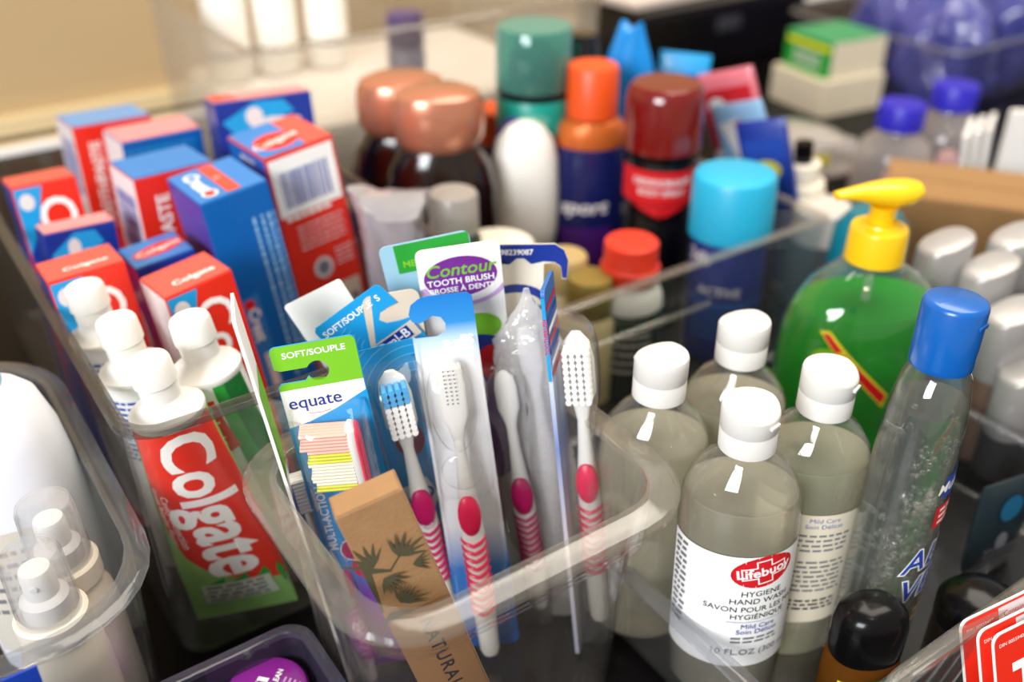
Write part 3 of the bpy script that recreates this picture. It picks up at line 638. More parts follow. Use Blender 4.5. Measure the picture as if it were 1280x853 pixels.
# film sleeve with a clear brush
def film(label, px, py, L, lx, ly, yaw, wmax, handle, seed, bristleback=True, sleeve=FILM):
    o = empty('toothbrush_pack', label, 'toothbrush pack', 'packed toothbrushes'); rnd = random.Random(seed)
    rings = []; n = 28
    for k in range(41):
        v = k/40; z = v*L
        wv = wmax*(1.0 if v < .72 else 1.25 if v < .86 else max(.12, 1.25*(1-v)/.14))
        wv = wmax*(1 + .5*math.exp(-((v-.80)/.09)**2))*(1 if v < .88 else max(.10, (1-v)/.12)); dv = .0075*(1 if v < .84 else max(.15, (1-v)/.16))
        rg = []
        for q in range(n):
            a = 2*math.pi*q/n; j = 1 + .10*math.sin(3*a+v*23+seed) + rnd.uniform(-.07, .07)
            rg.append((wv*math.cos(a)*j + .004*max(0, v-.85)/.15, dv*math.sin(a)*j, z))
        rings.append(rg)
    M().loft(rings).build('film_sleeve', sleeve, o)
    hd = brush(o, L=L*.86, y=0, body=WHITE, grip=handle, face=-1 if bristleback else 1, oval=handle is not None, bands=0 if handle is None else 9, headw=.0062, z1=L*.9) if handle else brush(o, L=L*.86, y=0, body=paint('frosted_handle', '#d8d3d2', .3, .03, sss=.1), oval=False, bands=0, face=-1, z1=L*.9)
    return place(o, px, py, L, lx, ly, yaw)
film('pale toothbrush in a crinkled clear film sleeve, pointed top', 648, 362, .215, -9.5, 7, 0, .0138, None, 3)
film('magenta gripped toothbrush in clear film, behind the pale one', 622, 425, .19, -8, 6, 0, .0075, MAGENTA, 5, sleeve=BLIST)
# edge-on pack at the right with brush to its right
W_, H_ = .034, .228
o = pack('toothbrush pack seen edge-on at right, pink grip brush beside it', rcard(W_, H_, .003), paint('card_edge', '#fff', .35, grad=('Z', .02, .216, [(0, '#c7c9d8'), (.3, '#e6e2e8'), (.6, '#7d8fc4'), (.8, '#c8cfe2'), (.9, '#3567ad'), (1, '#2f6db5')])), thick=.0022)
p = Print()
for k in range(7): p.rect(-.016, H_-.012-k*.006, .016, H_-.009-k*.006, (INKR, INKB, INKW)[k % 3])
p.build('lettering', o, front(0)); 
p = Print(); p.rect(-.001, H_-.05, .0008, H_-.004, SKY); p.text('TOOTHBRUSH', 0, H_-.025, .003, INKR, rot=90, bold=.03); p.build('lettering', o, on_plane((-W_/2, .0011, 0), (0, -1, 0), (0, 0, 1)))
hd = brush(o, L=.185, y=0, body=WHITE, grip=PINK, face=1, bands=9, z1=.199, headw=.0085, hs=1.35)
hd.matrix_local = Matrix.Translation((0, -.0115, 0)) @ Matrix.Rotation(R(-90), 4, 'Z')
blister(o, .032, .202, .006, .022, lambda u, v: .72+.28*(1/(1+math.exp(-(v-.72)*30))))
place(o, 686, 350, H_, -6, 9, 80)
# leaning oral care pack (blue header, swirl lines)
SW = paint('swirl_ink', '#5fc0ee', .4)
W_, H_ = .046, .215
def hd_(u, v, a=R(27)): return (u*math.cos(a) - v*math.sin(a), H_-.020 + u*math.sin(a) + v*math.cos(a))     # the header is bent over to one side
hp = [hd_(*q) for q in ((.021, .018), (.019, .020), (-.021, .020), (-.023, .018), (-.023, -.030))] + [(-.021, .1), (-.020, 0), (.012, 0), (.016, .12)] + [hd_(*q) for q in ((.021, -.034), (.022, -.006), (.016, -.004), (.010, -.001), (.008, .003), (.011, .006), (.016, .006), (.022, .005))]
o = pack('blue toothbrush card with bent header, hook notch and swirl lines', hp, SKY)
p = Print(); p.text('SOFT/SOUPLE  S', *hd_(-.002, .0135), .0052, INKW, rot=27, bold=.02)
for k in range(5): p.arc(*hd_(-.004, -.008), .007+.003*k, .0005, 130, 215, SW)
p.poly([hd_(*q) for q in ((-.006, -.007), (.0214, -.007), (.0212, -.0165), (-.007, -.0165))], BEIGE); p.poly([hd_(*q) for q in ((-.005, -.008), (.0175, -.008), (.0175, -.0150), (-.005, -.0150))], NAVY); p.text('Oral-B', *hd_(.0062, -.0115), .0074, INKW, rot=27, bold=.02)
p.build('lettering', o, front(0)); place(o, 453, 374, H_, -9, 3, 6)
W_, H_ = .036, .195
o = pack('blue card toothbrush pack, white brush with pale blue bristles', rcard(W_, H_, .004), SKY)
p = Print()
for k in range(9): p.arc(.012, H_-.03, .012+.005*k, .0006, 60, 200, SW)
p.ell(.002, H_-.06, .008, .011, paint('burgundy', '#8b2346')); p.text('NEW', .002, H_-.058, .004, INKW, bold=.02)
p.poly([(-.010, H_-.09), (.006, H_-.086), (.0105, H_-.10), (.004, H_-.114), (-.010, H_-.114)], INKW); p.ell(.001, H_-.098, .008, .0052, NAVY, 25); p.text('Oral-B', .001, H_-.098, .0048, INKW, rot=25, bold=.02); p.rect(-.017, .006, .017, H_-.12, INKB)
p.build('lettering', o, front(0), clip=(-W_/2+.0004, .001, W_/2-.0004, H_-.0005))
BB = paint('bristle_blue', '#4fa6da', .5)
hd = brush(o, L=.178, y=-.012, hs=1.3, z1=.186, body=WHITE, grip=MAGENTA, face=1, bristle=((INKW, 1), (INKW, 1), (BB, 1)), headw=.0085, bands=8)
M().loft([[(rx*math.cos(a), -.0185, .092+rz*math.sin(a)) for a in [2*math.pi*q/24 for q in range(24)]] for rx, rz in ((.0032, .006), (.001, .002))]).build('grip_inlay', paint('inlay_white', '#eadfe6', .4), hd)
blister(o, .031, .178, .008, .024, lambda u, v: .6+.4*(1/(1+math.exp(-(v-.68)*26))))
place(o, 478, 432, H_, -9, 3, 14)
# blank white card, beige card
o = pack('blank white card tilted left behind the lime topped pack', rcard(.036, .220, .002), CARD, cat='card', name='backing_card_pack', group=None); place(o, 389, 366, .220, -27, 3, 4, z0=.012)
o = pack('plain beige rounded card behind the tilted blue card', rcard(.030, .20, .005), BEIGE, cat='card', name='backing_card_pack', group=None); place(o, 487, 366, .20, -6, 3, 10, z0=.02)
# edge-on pack at the left
W_, H_ = .045, .235
o = pack('toothbrush pack seen edge-on at left rim of bin', rcard(W_, H_, .003), CARD, thick=.0016)
p = Print(); p.rect(-.02, H_-.09, .02, H_-.04, LIME); p.rect(-.02, .02, .02, H_-.1, INKB); p.build('lettering', o, front(0))
brush(o, L=.16, y=-.009, z1=.14, grip=MAGENTA, face=-1); blister(o, .038, .165, .01, .016)
place(o, 293, 383, H_, -10, 6, 106)
# kraft box with bamboo print
W_, D_, L_ = .031, .016, .19
KR = paint('kraft', '#9c7650', .7, .12, 90, bump=.25, bscale=700); BI = paint('bamboo_ink', '#4e4a33', .7, .1)
o = empty('bamboo_toothbrush_box', 'brown kraft box with bamboo leaf print leaning in front', 'box')
M().box((0, 0, L_/2), (W_, D_, L_)).build('carton_body', KR, o, False, bevel=.0008)
M().box((0, -.0005, L_+.0002), (W_-.002, D_-.002, .0007)).build('end_flap', KR, o, False)
p = Print()
def leafs(u, v, base, n, ln):
    for k in range(n):
        a = base + (k-(n-1)/2)*19; l = ln*random.uniform(.8, 1.1); wd = l*.075
        p.poly([(0, 0), (l*.35, wd), (l*.7, wd*.7), (l, 0), (l*.7, -wd*.5), (l*.35, -wd)], BI, u, v, a)
p.poly([(-.0154, .158), (-.015, .160), (-.004, .152), (.003, .158), (.0035, .1575), (-.004, .1505), (-.012, .154), (-.0148, .130), (-.0154, .130)], BI)
leafs(-.010, .157, 100, 6, .014); leafs(.002, .157, 40, 7, .014); leafs(.006, .150, -10, 5, .009); leafs(-.008, .150, -60, 6, .012); leafs(-.012, .130, -80, 6, .013); leafs(-.006, .133, 30, 7, .013); leafs(-.012, .118, 20, 6, .013); leafs(-.014, .112, -50, 5, .013)
p.rect(-W_/2+.0005, .001, W_/2-.0005, .126, paint('kraft_band', '#8c6440', .7, .1, 90))
p.text('NATURAL & CO', .001, .078, .0095, DARK, rot=-90, bold=.02, space=1.25); p.text('BAMBOO', -.010, .04, .0045, DARK, rot=-90)
p.build('bamboo_print', o, front(-D_/2))
place(o, 456, 617, L_, -15.5, -2, 20, .006)

# ------------------------------------------------------------------ hand wash bottles
LIQ = liquid('hand_wash_liquid', (.985, .975, .90), 1.33, .30, (.97, .92, .74), .6)
LABEL = paint('bottle_label', '#f4f3ef', .45, .015)
CAPW = paint('cap_white', '#dfdcd6', .42, .02, sss=.15)
def hand_wash(label, px, py, yaw, lab='none', L=.19, ly=0, lx=0):
    o = empty('hand_wash_bottle', label, 'bottle', 'clear hand wash bottles')
    b = [(.022, 0), (.0275, .002), (.0295, .006), (.0295, .124), (.0285, .134), (.0255, .144), (.020, .153), (.0145, .158), (.0125, .161), (.0125, .167)]
    inn = [(.0119, .167), (.0119, .1615), (.0138, .1575), (.0192, .1523), (.0247, .1434), (.0277, .1336), (.0287, .124), (.0287, .0062), (.027, .003), (.021, .0012)]
    sc = lambda pr: [(r*1.06, r*.90, z) if z < .145 else (r*(1+.06*max(0, (.161-z)/.016)), r*(1-.10*max(0, (.161-z)/.016)), z) for r, z in pr]
    lathe(sc(b) + sc(inn), 56).build('bottle_body', PET, o)
    lq = [(.021, .0016), (.0268, .0034), (.0284, .0066), (.0284, .124), (.0278, .1315), (.0268, .137)]
    lathe(sc(lq), 56).build('liquid', LIQ, o)
    c = [(.0138, .163), (.0143, .1634), (.0143, .1745), (.0141, .1748), (.0141, .1753), (.0144, .1757), (.0144, .1845)]
    m = M(); n = 44; rs = [ring(r, r, z, n) for r, z in c]
    def top(r, z0): return [(x, y, z0 - (max(0, .77*x-.64*y-.003)*.28)) for x, y, _ in ring(r, r, 0, n)]   # sloped front for the thumb
    rs += [top(.0144, .1870), top(.0139, .1886), top(.0126, .1893), top(.0001, .1894)]
    m.loft(rs).build('flip_cap', CAPW, o)
    tb = M().box((0, -.0145, .1815), (.007, .002, .002)).build('cap_tab', CAPW, o, bevel=.0006); tb.rotation_euler = (0, 0, R(50))
    rx, ry = .0297*1.06, .0297*.90
    if lab != 'none':
        z0, z1 = .033, .1125
        half = .040
        lm = M(); n = 26; vs = []
        mp = on_round(rx, ry)
        for k, (zz) in enumerate((z0, z1)):
            for i in range(n+1): vs.append(mp(-half + 2*half*i/n, zz, .0002))
        lm.add(vs, [(i, i+1, n+2+i, n+1+i) for i in range(n)])
        lo = lm.build('label', LABEL if lab == 'front' else paint('back_label', '#e6dcc4', .5, .02), o)
        p = Print()
        if lab == 'front':
            u = .013
            p.ell(u, .0785, .0165, .0105, INKR, 8); p.ell(u, .0785, .0152, .0094, paint('logo_red', '#d8202a', .35), 8)
            p.poly([(-.004, .008), (.004, .008), (.004, .004), (.0115, .004), (.0115, -.004), (.004, -.004), (.004, -.008), (-.004, -.008), (-.004, -.004), (-.0115, -.004), (-.0115, .004), (-.004, .004)], INKW, u, .0785, 8)
            p.poly([(-.0032, .0072), (.0032, .0072), (.0032, .0032), (.0107, .0032), (.0107, -.0032), (.0032, -.0032), (.0032, -.0072), (-.0032, -.0072), (-.0032, -.0032), (-.0107, -.0032), (-.0107, .0032), (-.0032, .0032)], paint('logo_red', ''), u, .0785, 8)
            p.text('Lifebuoy', u, .0785, .0082, INKW, rot=8, bold=.025, sx=1.0)
            p.text('HYGIENE', u, .0635, .0052, DARK); p.text('HAND WASH', u, .0582, .0052, DARK); p.text('SAVON POUR LES MAINS', u, .0525, .0050, DARK); p.text('HYGIÉNIQUE', u, .0472, .0050, DARK)
            p.rect(u-.016, .0435, u+.016, .0437, INKB); p.text('Mild Care', u, .0402, .0045, INKB); p.text('Soin Délicat', u, .0362, .0045, INKB)
            p.lines(u-.013, .031, u+.013, 2, .0028, .0012, GREY); p.text('10 FL.OZ (300 mL)', u, .021, .0058, GREY)
            p.lines(-.036, .085, -.026, 14, .0042, .0016, GREY)
        else:
            p.text('Mild Care', .002, .085, .004, INKB); p.text('Soin Délicat', .002, .081, .004, INKB); p.ell(-.017, .086, .002, .0015, INKR)
            p.lines(-.018, .074, .018, 4, .0035, .0014, GREY); p.lines(-.018, .055, .018, 7, .0035, .0014, GREY); p.lines(-.018, .026, .018, 3, .003, .0014, DARK)
        for k, (vs, fs, mi, ly_) in enumerate(p.it): p.it[k] = ([(x, y+.0235) for x, y in vs], fs, mi, ly_)   # label stands this much above the foot
        p.build('lettering', lo, on_round(rx, ry), cut=.002)
    return place(o, px, py, .1894, lx, ly, yaw, .003)
hand_wash('clear hand wash bottle with red oval logo label facing out', 940, 502, -8, 'front', lx=-1.5)
hand_wash('clear hand wash bottle with beige small-print back label', 1040, 458, 2, 'back')
hand_wash('rear hand wash bottle beside the green soap, label turned away', 932, 398, 170, 'front')
hand_wash('hand wash bottle half hidden behind the toothbrush bin rim', 828, 441, 178, 'front')

# green pump soap
o = empty('pump_soap_bottle', 'green liquid soap bottle with yellow pump', 'bottle')
gb = [(.046, .030, 0), (.052, .035, .003), (.055, .038, .012), (.057, .039, .05), (.058, .039, .10), (.0565, .038, .12), (.051, .035, .138), (.040, .030, .152), (.026, .022, .161), (.0165, .0165, .166), (.0165, .0165, .175)]
gi = [(a-.001, b-.001, z) for a, b, z in gb[::-1]]; gi[-1] = (.044, .028, .0012); gi[-2] = (.050, .033, .004)
lathe(gb+gi, 64).build('bottle_body', PET, o)
lathe([(.044, .028, .0014), (.0505, .0335, .0044), (.0537, .0367, .0125), (.0557, .0377, .05), (.0567, .0377, .10), (.0552, .0367, .12), (.0500, .034, .137)], 64).build('liquid', liquid('green_soap', (.06, .88, .06), 1.34, .30, (.02, .90, .05), .5), o)
YP = paint('pump_yellow', '#f5c514', .3, .03, coat=.2, sss=.1)
lathe([(.0180, .168), (.0192, .1685), (.0187, .189), (.0178, .1915), (.0125, .1935), (.0118, .195), (0, .195)], 44).build('pump_collar', YP, o)
lathe([(.0088, .188), (.0085, .205), (.0095, .2065), (0, .2065)], 32).build('pump_stem', YP, o)
hd = M(); rs = []
for x, wv, zb, zt in ((.024, .002, .2125, .2175), (.022, .008, .2085, .2205), (.014, .0122, .2060, .2225), (.002, .0122, .2055, .2230), (-.010, .0095, .2085, .2225), (-.020, .0065, .2115, .2215), (-.030, .0052, .2135, .2200), (-.036, .0045, .2140, .2190), (-.0365, .002, .2150, .2180)):
    zc, hz = (zb+zt)/2, (zt-zb)/2
    rs.append([(x, wv*math.cos(a), zc+hz*math.sin(a)) for a in [2*math.pi*q/20 for q in range(20)]])
hd.loft(rs).build('pump_nozzle', YP, o)
M().tube([(0, 0, .16), (.002, 0, .02)], .003).build('dip_tube', clear('dip_tube_clear', (.9, .95, .9), .15, (.7, .8, .7)), o)
lathe([(.0166, .165), (.0205, .1655), (.0205, .1672), (.0166, .1677)], 40).build('neck_ring', PET, o)
p = Print(); p.poly([(-.043, .131), (-.036, .132), (.004, .084), (.002, .074)], YELLOW); p.poly([(-.041, .1295), (-.0365, .130), (.003, .0835), (.001, .0765)], INKR); p.ell(-.038, .108, .010, .012, paint('lime_dot', '#7ab51e')); p.ell(-.036, .108, .0065, .008, GREEN); p.text('ALOE', -.024, .1125, .007, YELLOW, rot=-50, bold=.02)
p.build('label', o, on_round(prof_at(gb, 0), prof_at(gb, 1)), cut=.003, cutv=.01)
place(o, 1112, 226, .223, 0, 0, 14, .003)

# tall clear gel sanitizer with blue cap, leaning right
o = empty('hand_sanitizer_bottle', 'tall clear gel sanitizer bottle with blue cap, bubbles inside', 'bottle')
sb = [(.021, .0165, 0), (.0235, .0185, .003), (.0245, .0195, .01), (.0243, .0193, .06), (.0245, .0195, .12), (.0240, .0190, .160), (.0220, .0175, .185), (.0175, .0155, .200), (.0135, .0135, .206), (.0135, .0135, .210)]
si = [(a-.0009, b-.0009, z) for a, b, z in sb[::-1]]; si[-1] = (.020, .0155, .0012)
lathe(sb+si, 56, 2.2).build('bottle_body', PET, o)
lathe([(.020, .0156, .0014), (.0223, .0173, .0038), (.0233, .0183, .0105), (.0231, .0181, .06), (.0233, .0183, .12), (.0228, .0178, .160), (.0208, .0163, .185)], 56, 2.2).build('gel', liquid('clear_gel', (.955, .975, .955), 1.33, .06, (.75, .82, .78), .35), o)
bb = M(); rnd = random.Random(4)
for k in range(170):
    z = rnd.uniform(.03, .168); a = rnd.uniform(0, 6.28); rr = math.sqrt(rnd.random())*.85; s = rnd.choice((.0007, .0010, .0014, .0020))
    if rnd.random() < .55: a = rnd.uniform(3.6, 5.2)
    cx, cy = .0225*rr*math.cos(a), .0172*rr*math.sin(a)
    bb.loft([[(cx+s*math.sin(t)*math.cos(q*math.pi/4), cy+s*math.sin(t)*math.sin(q*math.pi/4), z+s*math.cos(t)) for q in range(8)] for t in (.05, .7, 1.4, 2.1, 2.8, 3.09)])
bb.build('bubbles', clear('bubble', (.97, .98, .97), .18, (.95, .97, .95), .02, refl=2.2), o, kind='stuff')
BC = paint('cap_blue', '#0b5cae', .28, .04, coat=.35)
lathe([(.0145, .206), (.0148, .2065), (.0150, .209), (.0150, .2385), (.0142, .2405), (.0130, .2412), (0, .2414)], 52).build('flip_cap', BC, o)
M().box((0, -.0150, .232), (.008, .0014, .0022)).build('cap_tab', BC, o, bevel=.0006)
p = Print(); p.rect(-.002, .136, .026, .150, INKB); p.text('Multi-Pure', .012, .143, .0085, INKW, bold=.02, shear=.15, rot=0); p.rect(-.004, .118, .022, .132, INKR); p.lines(-.001, .128, .019, 3, .004, .0016, INKW)
for t_, z_ in (('ALOE', .098), ('VERA', .078)):
    p.text(t_, .010, z_, .021, INKW, bold=.05, shear=.15); p.text(t_, .010, z_, .021, INKB, bold=.012, shear=.15)
p.lines(.0, .058, .02, 2, .006, .003, paint('gold_ink', '#b49a55')); p.build('label', o, on_round(prof_at(sb, 0), prof_at(sb, 1), 2.2), cut=.002, cutv=.01)
place(o, 1197, 373, .2414, 1.2, 2, 42, .003)

# small amber bottle with black cap
o = empty('amber_bottle', 'small amber bottle with domed black cap, yellow and green label', 'bottle')
ab_ = [(.012, .010, 0), (.0185, .0135, .002), (.0195, .0145, .008), (.0195, .0145, .055), (.0175, .0135, .062)]
lathe(ab_, 44, 2.4).build('bottle_body', liquid('amber', (.75, .38, .08), 1.4, .45, (.35, .13, .02), .2), o)
lathe([(.0172, .0135, .060), (.0185, .0148, .0605), (.0188, .0150, .066), (.0188, .0150, .080), (.0170, .0138, .088), (.012, .010, .0925), (.005, .004, .094), (0, 0, .0942)], 44, 2.3).build('cap', paint('cap_black', '#090809', .2, .1, spec=.3), o)
p = Print(); p.rect(-.016, .008, .018, .050, YELLOW); p.rect(-.004, .046, .018, .052, GREEN); p.rect(.0, .03, .016, .044, GREEN); p.text('TEA', .008, .037, .008, INKW); p.build('label', o, on_round(.0197, .0147, 2.4), cut=.002)
place(o, 1095, 752, .0942, 0, 0, 8, .003)
# second black cap, far right
o = empty('black_lidded_bottle', 'dark bottle with glossy black lid behind the red cards', 'bottle')
lathe([(.02, 0), (.022, .002), (.022, .045), (.02, .048)], 36).build('bottle_body', paint('dark_brown_plastic', '#1b1110', .3), o)
lathe([(.021, .047), (.0225, .048), (.0225, .058), (.018, .065), (.008, .069), (0, .0695)], 40).build('lid', paint('cap_black', ''), o)
place(o, 1232, 738, .0695, 0, 0, 0, .003)
# blue printed pouch in the shadow of the low bin
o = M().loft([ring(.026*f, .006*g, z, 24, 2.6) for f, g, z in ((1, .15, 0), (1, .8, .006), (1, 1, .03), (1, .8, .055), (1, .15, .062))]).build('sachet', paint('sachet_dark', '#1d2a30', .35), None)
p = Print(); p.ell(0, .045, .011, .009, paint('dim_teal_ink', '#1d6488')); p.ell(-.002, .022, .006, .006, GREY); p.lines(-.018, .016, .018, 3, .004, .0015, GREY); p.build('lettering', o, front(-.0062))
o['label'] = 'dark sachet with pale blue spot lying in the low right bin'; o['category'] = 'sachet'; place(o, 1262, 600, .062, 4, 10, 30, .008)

# ------------------------------------------------------------------ deodorant bin
def turned(name, label, cat, parts, px, py, L, yaw=0, lx=0, ly=0, group=None, e=2.0, art=None, artmap=None, z0=.004):
    o = empty(name, label, cat, group)
    for nm, prof, mat in parts: lathe(prof, 44, e).build(nm, mat, o)
    if art: p = Print(); art(p); p.build('label', o, artmap, cut=.003)
    return place(o, px, py, L, lx, ly, yaw, z0)
BRN = paint('brown_bottle', '#1c0d08', .16, .1, coat=.5); COP = paint('copper_cap', '#bf7c60', .24, .05, metal=.4, coat=.5)
def shampoo(label, px, py, k):
    return turned('shampoo_bottle', label, 'bottle', [('bottle_body', [(.040, .026, 0), (.047, .031, .004), (.0495, .033, .05), (.050, .033, .10), (.048, .0325, .13), (.043, .030, .15), (.035, .026, .163), (.029, .0235, .168)], BRN),
        ('cap', [(.028, .0225, .164), (.034, .027, .167), (.0385, .0305, .176), (.0395, .031, .190), (.0385, .030, .203), (.035, .0275, .2105), (.024, .020, .2148), (0, 0, .2155)], COP)], px, py, .2155, 5, 0, 0, 'brown shampoo bottles with copper caps', 2.2)
shampoo('brown shampoo bottle with copper cap, nearer one', 546, 108, 1)
shampoo('brown shampoo bottle with copper cap, half hidden behind its twin', 500, 92, 2)
turned('travel_bottle', 'small bottle with frosted grey cap before the brown shampoos', 'bottle', [('bottle_body', [(.018, 0), (.021, .002), (.021, .130), (.017, .138)], paint('travel_green', '#2f4a32', .4)), ('cap', [(.0185, .137), (.0195, .1375), (.019, .166), (.0175, .168), (0, .1682)], clear('cap_frost', (.8, .8, .78), .55, (.62, .58, .53), .25))], 566, 240, .1682)
DV = paint('dove_white', '#f2eee6', .35, .02, sss=.12)
o = turned('roll_on_deodorant', 'tall white oval roll-on deodorant with purple back edge', 'deodorant', [('bottle_body', [(.024, .016, 0), (.0265, .018, .003), (.0275, .019, .02), (.0265, .0185, .05), (.027, .0188, .058), (.0285, .0195, .061), (.0300, .0200, .075), (.0305, .0200, .11), (.029, .0192, .14), (.0245, .017, .158), (.016, .012, .1695), (.006, .005, .1745), (0, 0, .175)], DV)], 657, 150, .175, 5, e=2.1)
pb = lathe([(.024, .008, 0), (.0285, .010, .06), (.0312, .012, .075), (.0318, .012, .11), (.0302, .011, .142), (.0258, .010, .160), (.017, .007, .1725), (.007, .003, .177), (0, 0, .1775)], 40).build('purple_back', paint('purple_plastic', '#3c2480', .35), o); pb.location = (.0012, .011, 0)
turned('orange_capped_bottle', 'bottle with low orange cap behind the white roll-on', 'bottle', [('bottle_body', [(.02, 0), (.022, .003), (.022, .125), (.018, .13)], BRN), ('cap', [(.0215, .128), (.0225, .129), (.022, .158), (.020, .160), (0, .1603)], paint('cap_orange', '#e2521c', .4, .05, sss=.1))], 622, 133, .1603)
TC = clear('teal_cap', (.50, .82, .75), .22, (.25, .62, .55), .08)
turned('hair_spray_can', 'teal can with see-through teal cap at back', 'can', [('can_body', [(.028, 0), (.031, .003), (.031, .155), (.0335, .157), (.034, .160), (.034, .186), (.0325, .188)], paint('teal_can', '#0d8f80', .35, .05)), ('black_band', [(.0325, .1875), (.0335, .188), (.0335, .194), (.031, .195)], paint('cap_black', '')),
        ('spray_nozzle', [(.022, .194), (.024, .21), (.022, .222), (.012, .232), (0, .234)], paint('nozzle_dark', '#12302e', .4)), ('cap', [(.0335, .194), (.0340, .195), (.0332, .245), (.0315, .2475), (0, .248), (0, .2465), (.031, .246), (.0325, .2435), (.0328, .195)], TC)], 668, 30, .248, art=lambda p: p.ell(0, .172, .014, .006, paint('teal_label', '#5aa08c')), artmap=on_round(.0341))
turned('shower_gel_bottle', 'navy bottle with bright orange cap and orange shoulder', 'bottle', [('bottle_body', [(.028, .022, 0), (.034, .026, .004), (.0345, .026, .08), (.033, .026, .142), (.031, .0245, .15)], paint('navy_bottle', '#141a52', .25, .1, coat=.4)), ('shoulder', [(.0312, .0250, .149), (.0315, .0255, .152), (.030, .0245, .166), (.024, .022, .172), (.018, .018, .174)], paint('orange_metal', '#c9662a', .35, metal=.3)), ('cap', [(.0215, .174), (.0228, .175), (.0222, .216), (.0205, .2185), (0, .2188)], paint('cap_orange', ''))], 742, 80, .2188, 5,
       art=lambda p: (p.rect(-.026, .03, .018, .075, paint('deep_violet', '#45156a', .4)), p.text('sport', -.008, .095, .018, PALE, bold=.03, shear=.2)), artmap=on_round(.0346, .0262))
DRC = clear('dark_red_cap', (.30, .02, .02), .55, (.30, .012, .01), .08, refl=1.4)
turned('body_spray_can', 'black can with glossy dark red cap and red label', 'can', [('can_body', [(.026, 0), (.0305, .003), (.031, .008), (.031, .152), (.0295, .158)], paint('can_black', '#0e0d10', .25, coat=.3)), ('black_collar', [(.0315, .157), (.032, .158), (.032, .164), (.030, .165)], paint('cap_black', '')),
        ('cap', [(.0315, .164), (.0328, .165), (.0322, .208), (.0300, .216), (.027, .2185), (0, .219)], paint('red_cap', '#6e0d0b', .18, .05, coat=.6))], 834, 102, .219, -4,
       art=lambda p: (p.rect(-.045, .122, .045, .152, INKR), p.poly([(-.03, .121), (.03, .121), (.0, .106)], INKR), p.poly([(-.03, .116), (-.026, .121), (0, .110), (.026, .121), (.03, .116), (0, .104)], paint('cap_black', '')), p.text('DEODORANT', 0, .142, .008, PALE, bold=.03), p.text('BODY SPRAY', 0, .133, .007, PALE, bold=.03)), artmap=on_round(.0312))
turned('deodorant_can', 'navy deodorant can with large sky blue cap', 'can', [('can_body', [(.027, 0), (.031, .003), (.0315, .008), (.0315, .112), (.030, .117)], paint('can_navy', '#1b2c7c', .28, .08, coat=.3)), ('cap', [(.0330, .112), (.0342, .113), (.0335, .160), (.0315, .1635), (.028, .1645), (0, .165)], paint('cap_sky', '#26a9cf', .38, .03, sss=.1))], 920, 214, .165, -6, -1,
       art=lambda p: (p.text('24h', -.03, .098, .016, PALE, bold=.03, shear=.2), p.text('ACTIVE', -.008, .07, .011, PALE, bold=.02), p.lines(-.03, .055, .02, 5, .007, .002, LBLUE), p.rect(-.04, .059, .04, .0605, LBLUE)), artmap=on_round(.0317))
turned('white_shouldered_bottle', 'dark bottle with white shoulder and orange-red screw cap', 'bottle', [('bottle_body', [(.024, 0), (.027, .003), (.027, .075), (.026, .08)], paint('bottle_dark_green', '#15201c', .25)), ('shoulder', [(.0262, .079), (.027, .08), (.0265, .088), (.022, .098), (.0175, .103)], WHITE), ('cap', [(.0225, .101), (.0232, .102), (.0232, .112), (.0218, .113), (.0212, .114), (.0208, .131), (.019, .1325), (0, .1328)], paint('cap_red_orange', '#e23a22', .42, .04, sss=.1))], 790, 300, .1328, art=lambda p: p.lines(-.02, .06, .02, 5, .008, .003, PALE), artmap=on_round(.0272))
OLV = paint('olive_gold', '#8f7a3a', .4, .06, metal=.2)
turned('gold_capped_bottle', 'cream bottle with olive gold cap in front of bin', 'bottle', [('bottle_body', [(.018, 0), (.0205, .002), (.0205, .075), (.017, .08)], paint('bottle_cream', '#cdb98a', .4)), ('cap', [(.0175, .079), (.0182, .08), (.0178, .108), (.0165, .110), (0, .1102)], OLV)], 738, 345, .1102)
turned('gold_capped_bottle', 'cream bottle with dull gold cap partly behind the navy hanger pack', 'bottle', [('bottle_body', [(.018, 0), (.0205, .002), (.0205, .085), (.017, .09)], paint('bottle_cream', '')), ('cap', [(.0175, .089), (.0185, .09), (.018, .115), (.0165, .117), (0, .1172)], paint('cap_tan', '#b9a06c', .4, .05))], 706, 318, .1172)
turned('cream_jar', 'round cream jar lid showing above the purple oval pack', 'jar', [('jar_body', [(.026, 0), (.029, .003), (.029, .09), (.027, .094)], paint('bottle_cream', '')), ('lid', [(.0295, .093), (.0305, .094), (.0305, .112), (.0285, .115), (0, .1155)], CREAM)], 622, 303, .1155)
# crumpled clear bag at the left of the bin
def crumple(name, label, cat, rx, ry, L, mat, px, py, seed, amp=.12, lx=0, ly=0, yaw=0, top=.35, art=None, z0=.004, group=None):
    o = empty(name, label, cat, group); rnd = random.Random(seed); rs = []; n = 40
    ph = [rnd.uniform(0, 6.28) for _ in range(8)]
    for k in range(25):
        v = k/24; f = (1 - (1-top)*max(0, (v-.6)/.4)**1.5)*(.85+.15*min(1, v*6)); rg = []
        for q in range(n):
            a = 2*math.pi*q/n
            j = 1 + amp*(math.sin(3*a+ph[0]+v*4)+.7*math.sin(5*a+ph[1]-v*7)+.6*math.sin(9*a+ph[2]+v*11)) + rnd.uniform(-.03, .03)
            rg.append((rx*f*math.cos(a)*j, ry*f*math.sin(a)*j, max(0, v*L + (.006*math.sin(2*a+ph[3])*v if v > .1 else 0))))
        rs.append(rg)
    M().loft(rs).build('bag', mat, o, ang=60)
    if art: p = Print(); art(p); p.build('printed_art', o, on_round(lambda v: rx*1.0, lambda v: ry*1.0), cut=.004)
    return place(o, px, py, L, lx, ly, yaw, z0)
